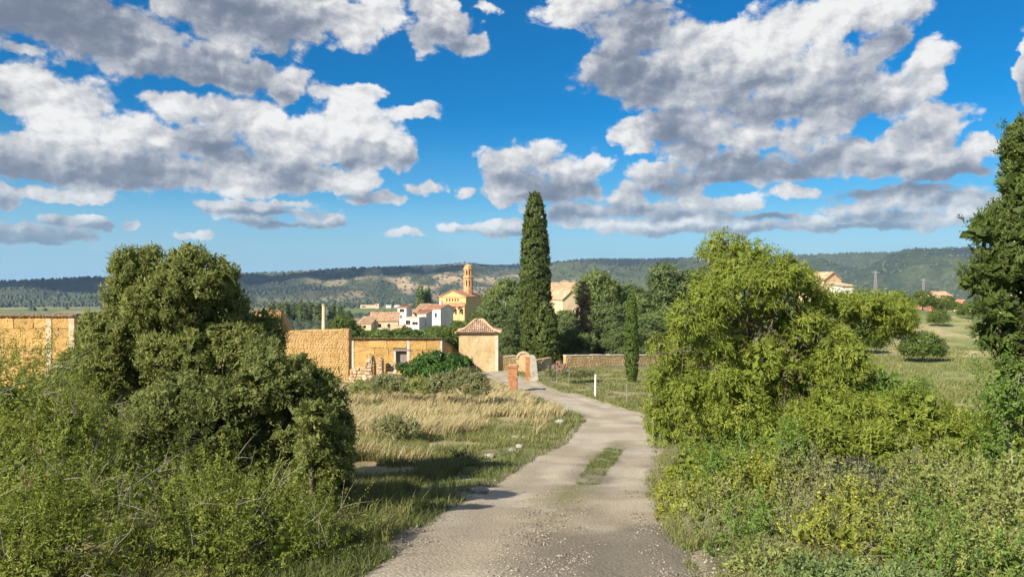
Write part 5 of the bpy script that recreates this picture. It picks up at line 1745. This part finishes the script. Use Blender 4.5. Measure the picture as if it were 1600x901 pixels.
PC = proto_pine(3, 'pine', [(0,0,8.9,2.0,1.9,1.2),(-1.6,0,8.0,1.5,1.5,.9),(1.6,0,7.8,1.7,1.5,1.0),(-.6,-.6,6.9,2.3,1.9,1.0),(1.9,.2,6.4,1.4,1.3,.8),(.3,.2,5.7,1.6,1.5,.8)], r0=.2)
PD = proto_pine(4, 'pine_dark', [(0,0,8.6,1.9,1.8,1.4),(-1.3,-.4,6.8,2.0,1.9,1.5),(1.4,-.3,6.4,2.1,1.9,1.5),(.2,-1.0,4.8,2.4,2.1,1.6),(-1.6,-.2,3.4,2.1,1.9,1.6),(1.6,-.3,2.8,2.2,1.9,1.7),(0,-.4,1.4,2.6,2.2,1.5)])
PINES = [
 # px, top, base, d, width px, proto, yaw, label
 (794,440,556,118,74,PA,0.3,'pine with a pale crown left of the tall cypress top'),
 (768,464,540,112,50,PA,1.7,'rounded pine directly behind the pavilion roof'),
 (770,478,556,92,66,PD,2.4,'dark low pine between pavilion and tall cypress'),
 (756,480,530,140,36,PC,4.1,'olive pine beside the church porch'),
 (812,470,556,98,50,PB,0.9,'dark pine pressed against the left of the tall cypress'),
 (795,510,560,82,46,PD,5.0,'dark pine in the shade behind the garden wall'),
 (878,500,558,88,50,PD,1.1,'shadowed pine just right of the tall cypress'),
 (898,515,556,82,40,PA,3.0,'low pine between tall cypress and withered cypress'),
 (934,428,552,108,58,PC,0.0,'umbrella shaped pine standing over the withered cypress'),
 (948,476,556,94,70,PD,2.0,'wide dark pine right of the withered cypress'),
 (985,450,556,112,76,PB,3.7,'pine with a flat ragged top left of the highest crown'),
 (1012,500,560,86,64,PD,4.4,'low dark pine right behind the slim green cypress'),
 (1036,418,556,124,66,PB,1.3,'pine with the highest crown of the right hand grove'),
 (1078,426,556,128,78,PB,5.6,'pine half hidden by the top of the spreading pine'),
 (1060,480,560,96,80,PA,2.9,'green pine half hidden behind the bare branches'),
 (1105,450,560,118,70,PD,0.4,'pine wholly in the shade of the spreading pine top'),
 (884,486,520,128,44,PA,1.9,'pine hiding the foot of the sandy houses'),
 (862,492,520,124,36,PC,2.6,'small umbrella pine at the foot of the grey tan house'),
 (1000,462,556,104,50,PA,0.8,'small green pine behind the slim cypress tip'),
 (962,505,558,84,50,PD,5.3,'low round pine behind the stone wall, left of the slim cypress'),
]
used = set()
for (px, top, base, d, w, proto, yaw, lab) in PINES:
    o = proto if id(proto) not in used else copy_tree(proto)
    used.add(id(proto))
    x = px_x(px, d)
    g = drop(x, d)
    zt = px_z(top, d)
    o.location = g
    s = (zt - g[2]) / 10.0
    o.scale = (w / F * d / (6.3 if px < 832 else 5.2), w / F * d / (6.3 if px < 832 else 5.2), s)
    o.rotation_euler = (0, 0, yaw)
    tag(o, lab, 'tree', 'pines of the grove behind the lane')

# rows of conifers and single trees further out
def small_tree(label, mat, rows, dens, cr, L, Wd, name='conifer_tree', r0=.2):
    return plant(name, label, 'tree', (0, 0, 0), rows, mat, dens, cr, 16, L, Wd, r0=r0, limbs=1, up=.4, jit=.6, out=.6, rough=.1, fill=.4)
FIR = small_tree('x', 'pine_dark', [(0,0,1.6,2.0,2.0,1.6),(0,0,3.6,1.9,1.9,1.7),(0,0,5.6,1.6,1.6,1.6),(0,0,7.4,1.2,1.2,1.5),(0,0,8.9,.6,.6,1.2)], 1.1, .7, .9, .26)
first = True
for k, (px, top, d, w, lab) in enumerate([(447,472,470,13,0),(460,474,480,12,0),(473,473,470,14,0),(486,475,480,12,0),(497,474,470,13,0),(519,476,480,12,0),(532,478,470,12,0),(545,486,450,10,0),(438,476,480,12,0),(425,474,470,13,0),
      (657,451,420,13,'dark pointed fir behind the white houses, left of its twin'), (668,452,425,13,'dark pointed fir behind the white houses, nearer the church')]):
    o = FIR if first else copy_tree(FIR)
    first = False
    x = px_x(px, d); g = drop(x, d); zt = px_z(top, d)
    o.location = g; o.scale = (w / F * d / 4.0, w / F * d / 4.0, (zt - g[2]) / 10.0); o.rotation_euler = (0, 0, k * 1.3)
    if lab:
        tag(o, lab, 'tree', 'pair of firs behind the white houses')
    else:
        tag(o, 'dark conifer in the row on the plain behind the brick chimney', 'tree', 'row of dark conifers on the plain')

RND = small_tree('x', 'bush_green', [(0,0,2.2,1.8,1.8,1.4),(.9,.2,1.7,1.3,1.3,1.1),(-.9,-.2,1.6,1.4,1.3,1.1)], 4.5, .34, .28, .06, 'almond_tree', .1)
ORCH = [(1442,562,72,66,4.0,'largest round green bush in the meadow'), (1466,518,125,30,2.8,'low tree in the meadow, between the largest bush and the hamlet'),
        (1405,527,108,32,2.6,'small tree in the meadow left of the largest bush'),
        (1442,503,160,40,4.2,'grey green tree at the far end of the meadow'), (1478,505,165,34,4.0,'rounded tree at the far end of the meadow, nearest the red roofs'), (1408,512,150,26,3.6,'slender tree at the far left end of the meadow'),
        (1350,545,84,60,3.2,'meadow tree half hidden by the spreading pine'), (1512,512,140,30,3.2,'meadow tree touching the right cypress outline')]
first = True
for k, (px, base, d, w, hh, lab) in enumerate(ORCH):
    o = RND if first else copy_tree(RND)
    first = False
    x = px_x(px, d)
    o.location = drop(x, d)
    s = w / F * d / 4.2
    o.scale = (s, s, hh / 3.7 if k else .78); o.rotation_euler = (0, 0, k * 2.1)
    tag(o, lab, 'tree', 'small trees of the meadow')

# groves and olive rows too far to count
def woodland():
    n = 42000
    az = rng.uniform(R(-40), R(40), n)
    r = np.exp(rng.uniform(math.log(190), math.log(3900), n))
    x, y = r * np.sin(az), r * np.cos(az)
    dn = fbm(x * .004, y * .004, 4, 201)
    row = fbm(x * .02, y * .05, 3, 205)
    near = r < 1800
    right = (x / y > .3)
    keep = np.where(near, (dn + .45 * (row - .5) > .51), rng.random(n) < .8)
    keep &= ~(right & (r < 330))
    keep &= ~((r < 420) & (x / y > -.22) & (x / y < .12))
    x, y, r, dn = x[keep], y[keep], r[keep], dn[keep]
    z = np.where(r < 1500, H(x, y), hill_h(x, y))
    m = len(x)
    s = rng.uniform(.6, 1.3, m) * np.interp(r, [150, 600, 1500, 3000, 4000], [2.2, 2.8, 3.8, 4.6, 5.0])
    hgt = s * rng.uniform(.8, 1.3, m)
    th = np.linspace(0, 2 * np.pi, 6, endpoint=False)
    ring1 = np.stack([np.cos(th), np.sin(th)], 1)
    V = np.zeros((m, 13, 3))
    for k in range(6):
        j1 = rng.uniform(.75, 1.2, m); j2 = rng.uniform(.6, 1.1, m)
        V[:, k] = np.c_[x + ring1[k, 0] * s * j1, y + ring1[k, 1] * s * j1, z + hgt * .25]
        V[:, 6 + k] = np.c_[x + ring1[k, 0] * s * .75 * j2, y + ring1[k, 1] * s * .75 * j2, z + hgt * rng.uniform(.75, 1.0, m)]
    V[:, 12] = np.c_[x, y, z + hgt * 1.2]
    V[:, :6, 2] -= (hgt * .3)[:, None]
    f = []
    for k in range(6):
        q = (k + 1) % 6
        f += [(k, q, 6 + q), (k, 6 + q, 6 + k), (6 + k, 6 + q, 12)]
    f = np.array(f)
    idx = (f[None] + (np.arange(m) * 13)[:, None, None]).reshape(-1, 3)
    tint = np.repeat(np.clip(rng.random(m) * .75 + .1 + .3 * (x / y > .3) , 0, 1), len(f))
    o = mesh_np('woodland', V.reshape(-1, 3), 3, idx, M['wood'], tint=tint, smooth=True)
    tag(o, kind='stuff')
woodland()

# ------------------------------------------------------------------ grass, gravel, small stones
def grass(name, n, az0, az1, r0, r1, accept, hgt, wid, mat, lean=(.25, .0), wob=.35, clump=0.0, tfun=None):
    az = rng.uniform(R(az0), R(az1), n); r = np.exp(rng.uniform(math.log(r0), math.log(r1), n))
    x, y = r * np.sin(az), r * np.cos(az)
    k = accept(x, y)
    x, y, r = x[k], y[k], r[k]
    m = len(x)
    if clump:
        cx = rng.normal(0, clump, m); x = x + cx; y = y + rng.normal(0, clump, m)
    z = ground_h(x, y) - .02
    h = hgt * rng.uniform(.5, 1.25, m) * (.6 + .8 * fbm(x * .5, y * .5, 3, 301))
    w = np.maximum(wid * rng.uniform(.7, 1.3, m), r * .00050)
    a = rng.uniform(0, 2 * np.pi, m)
    sx, sy = np.cos(a) * w, np.sin(a) * w
    lx = lean[0] * h + rng.normal(0, wob, m) * h; ly = lean[1] * h + rng.normal(0, wob, m) * h
    V = np.zeros((m, 5, 3))
    V[:, 0] = np.c_[x - sx, y - sy, z]; V[:, 1] = np.c_[x + sx, y + sy, z]
    V[:, 2] = np.c_[x + sx * .75 + lx * .35, y + sy * .75 + ly * .35, z + h * .6]; V[:, 3] = np.c_[x - sx * .75 + lx * .35, y - sy * .75 + ly * .35, z + h * .6]
    V[:, 4] = np.c_[x + lx, y + ly, z + h * .96]
    f = np.array([(0, 1, 2), (0, 2, 3), (3, 2, 4)])
    idx = (f[None] + (np.arange(m) * 5)[:, None, None]).reshape(-1, 3)
    t = rng.random(m) * .6 + .4 * fbm(x * .7, y * .7, 3, 311) if tfun is None else tfun(x, y, m)
    return tag(mesh_np(name, V.reshape(-1, 3), 3, idx, M[mat], tint=np.repeat(np.clip(t, 0, 1), 3)), kind='stuff')

def off_road(x, y, a=.0, b=99):
    s, e = road_dist(x, y)
    return (e > a) & (e < b)
acc_dry = lambda x, y: inside(Z_DRY, x, y) & off_road(x, y, .8) & (fbm(x * .45, y * .45, 3, 401) > .40 + .16 * sstep(30, 22, y) + .14 * sstep(-4.5, 1.0, x))
grass('dry_grass', 130000, -24, 8, 14, 50, acc_dry, .46, .007, 'straw', (.38, .05), .26)
grass('short_grass', 130000, -26, 10, 12, 52, lambda x, y: (inside(Z_DRY, x, y)) & off_road(x, y, .1) & (fbm(x * .5, y * .5, 3, 405) > .36), .20, .007, 'meadow', (.1, 0), .4)
acc_verge = lambda x, y: off_road(x, y, -.24, 1.7) & (x < 8) & (rng.random(len(x)) < np.clip(1.3 - .7 * road_dist(x, y)[1], .05, 1)) & (fbm(x * .9, y * .9, 3, 407) > .38) & (np.array([road_dist(x, y)[0]])[0] < 0)
grass('verge_grass', 110000, -32, 12, 6, 40, acc_verge, .13, .006, 'lush', (.05, 0), .45)
grass('tall_verge_grass', 15000, -24, -4, 7.2, 12.5, lambda x, y: off_road(x, y, .05, 1.2) & (road_dist(x, y)[0] < 0) & (fbm(x * 1.1, y * 1.1, 2, 409) > .47), .30, .006, 'meadow', (.1, 0), .35)
grass('shade_grass', 60000, -32, -2, 11, 20, lambda x, y: off_road(x, y, 1.0, 9) & (road_dist(x, y)[0] < 0) & (fbm(x * .8, y * .8, 3, 408) > .43 + .06 * inside(Z_SOIL, x, y)), .22, .007, 'grass', (.1, 0), .4)
grass('right_verge_grass', 90000, -2, 26, 5.5, 30, lambda x, y: off_road(x, y, -.26, .6) & (road_dist(x, y)[0] > 0) & (fbm(x * .9, y * .9, 3, 411) > .40), .13, .006, 'meadow', (0, 0), .45)
grass('lawn_grass', 90000, 0, 17, 24, 70, lambda x, y: inside(Z_LAWN, x, y) & off_road(x, y, .1) & (fbm(x * .4, y * .4, 3, 413) > .42), .14, .008, 'meadow', (.1, 0), .45)
grass('meadow_grass', 90000, 19, 40, 24, 110, lambda x, y: inside(Z_MEADOW, x, y) & (fbm(x * .3, y * .3, 3, 415) > .38), .26, .010, 'meadow', (.2, 0), .4)
def acc_mid(x, y):
    s, e = road_dist(x, y)
    return (np.abs(s - .16) < .15 * (1 + .5 * (fbm(x * 1.2, y * 1.2, 3, 417) - .5))) & (y > 14.3) & (y < 21.3) & (fbm(x * 1.1, y * 1.1, 3, 419) > .40)
def acc_mid_far(x, y):
    s, e = road_dist(x, y)
    return (np.abs(s - .1) < .25) & (y > 7) & (y < 15) & (fbm(x * 1.1, y * 1.1, 3, 421) > .62)
def track_grass():
    o = grass('track_grass', 90000, -3, 12, 12, 23, acc_mid, .10, .006, 'lush', (.1, 0), .5)
    o.location.z = .03
track_grass()
grass('track_tufts', 16000, -3, 16, 6, 15, acc_mid_far, .07, .005, 'meadow', (.1, 0), .5)
grass('weeds', 22000, 10, 36, 5.5, 14, lambda x, y: off_road(x, y, .3) & (fbm(x * .8, y * .8, 3, 423) > .36), .15, .006, 'grass', (0, 0), .5)
grass('scrub_grass', 60000, -42, -10, 5.0, 16, lambda x, y: off_road(x, y, .8) & (fbm(x * .8, y * .8, 3, 427) > .40), .18, .006, 'grass', (0, 0), .5)

def pebbles(name, n, accept, r0, r1, s0, s1, mat, az0=-26, az1=26):
    az = rng.uniform(R(az0), R(az1), n); r = np.exp(rng.uniform(math.log(r0), math.log(r1), n))
    x, y = r * np.sin(az), r * np.cos(az)
    k = accept(x, y); x, y = x[k], y[k]
    m = len(x)
    s = s0 * (s1 / s0) ** (rng.random(m) ** 2.2)
    s_, e_ = road_dist(x, y)
    z = H(x, y) - .035 * np.exp(-((np.abs(s_) - .48) / .17) ** 2) * (e_ < 0) + s * .12
    a = rng.uniform(0, 6.28, m)
    ca, sa = np.cos(a), np.sin(a)
    O = np.array([(1, 0, 0), (.1, .8, .05), (-.9, .1, 0), (0, -.75, 0), (.1, 0, .6), (0, .1, -.4)])
    V = np.zeros((m, 6, 3))
    for k_ in range(6):
        j = rng.uniform(.7, 1.25, m)
        V[:, k_] = np.c_[x + s * j * (O[k_, 0] * ca - O[k_, 1] * sa), y + s * j * (O[k_, 0] * sa + O[k_, 1] * ca), z + s * j * O[k_, 2]]
    f = np.array([(0,1,4),(1,2,4),(2,3,4),(3,0,4),(1,0,5),(2,1,5),(3,2,5),(0,3,5)])
    idx = (f[None] + (np.arange(m) * 6)[:, None, None]).reshape(-1, 3)
    tag(mesh_np(name, V.reshape(-1, 3), 3, idx, M[mat], tint=np.repeat(rng.random(m), 8)), kind='stuff')
M['gravel_dark'] = leaf_mat('gravel_dark', (.085,.072,.055), (.20,.17,.13), (.38,.34,.27), 0.0, .9)
M['gravel'] = leaf_mat('gravel', (0.167,0.145,0.114), (0.334,0.290,0.229), (0.475,0.422,0.343), 0.0, .9)
pebbles('gravel', 42000, lambda x, y: (road_dist(x, y)[1] < .1) & (fbm(x * .7, y * .7, 3, 433) + .25 * (np.abs(road_dist(x, y)[0] - .1) < .5) > .52), 5, 24, .006, .019, 'gravel')
pebbles('loose_gravel', 46000, lambda x, y: (np.abs(road_dist(x, y)[0] - .15) < .62) & (fbm(x * .9, y * .7, 3, 437) > .46), 4.8, 15, .007, .024, 'gravel_dark')
pebbles('edge_gravel', 9000, lambda x, y: off_road(x, y, -.25, .5), 5, 26, .008, .036, 'gravel')

# single pale rocks on the bank inside the bend
ROCKS = [(861,652,.34,'largest pale rock on the inside of the bend'), (874,662,.26,'flat pale rock right below the largest one'), (838,672,.16,'small pale rock left of the flat one'), (806,686,.16,'white rock in the green bank, upper of a pair'),
         (822,684,.17,'cream rock in the green bank, beside the white one'), (762,718,.17,'pale rock at the end of the bare soil'), (812,700,.13,'small pale rock below the white and cream pair'), (800,706,.11,'smallest pale rock on the green bank'), (752,770,.15,'flat pale rock on the left edge of the gravel')]
for k, (px, py, s, lab) in enumerate(ROCKS):
    g = G(px, py)
    o = bpy.data.objects.new('rock', rock_meshes[k % 5]); COL.objects.link(o)
    o.location = (g[0], g[1], g[2] + s * .12)
    o.scale = (s * 1.25, s, s * .6); o.rotation_euler = (.1, .1, k * 1.9)
    tag(o, lab, 'rock', 'pale rocks along the lane')

# ------------------------------------------------------------------ the air
def air():
    m, nt = new_mat('haze')
    out = nt.nodes.new('ShaderNodeOutputMaterial')
    v = nt.nodes.new('ShaderNodeVolumePrincipled')
    v.inputs['Color'].default_value = (.42, .68, 1.0, 1)
    v.inputs['Density'].default_value = 0.00007
    v.inputs['Anisotropy'].default_value = 0.0
    nt.links.new(v.outputs[0], out.inputs['Volume'])
    mb = MB(); mb.box(-7600, 7600, -7600, 7600, -120, 215)
    tag(mb.build('haze', m), kind='stuff')
air()

# ------------------------------------------------------------------ cumulus overhead, whose shade lies on the hills
M['vapour'] = rough_mat('vapour', [(.80,.80,.82),(.86,.86,.87)], 0.004, 6, 0.0)
def cumulus(px, d, rx, ry, seed, hgt=1250.0):
    import bmesh
    from mathutils import noise as mn
    gx = (px - 800) / F * d
    gz = float(hill_h(np.array(gx), np.array(d)))
    k = (hgt - gz) / sun_dir[2]
    c = np.array([gx, d, gz]) + sun_dir * k
    bm = bmesh.new()
    bmesh.ops.create_icosphere(bm, subdivisions=5, radius=1.0)
    for v in bm.verts:
        p = v.co.copy()
        n = mn.fractal(p * 1.6 + Vector((seed * 7.1, 0, 0)), 0.9, 2.1, 5)
        q = p * (1 + .42 * n)
        z = q.z * (1.0 if q.z > 0 else .25)
        v.co = (q.x * rx, q.y * ry, z * min(rx, ry) * .55)
    me = bpy.data.meshes.new('cloud')
    bm.to_mesh(me); bm.free()
    me.polygons.foreach_set('use_smooth', np.ones(len(me.polygons), bool))
    me.materials.append(M['vapour'])
    o = bpy.data.objects.new('cloud', me); COL.objects.link(o)
    o.location = tuple(float(q) for q in c)
    tag(o, kind='stuff')
cumulus(500, 2800, 470, 420, 1)
cumulus(990, 3650, 620, 420, 2)
cumulus(1450, 3650, 330, 300, 3)
cumulus(720, 3800, 330, 260, 4)
cumulus(60, 2250, 380, 200, 5)
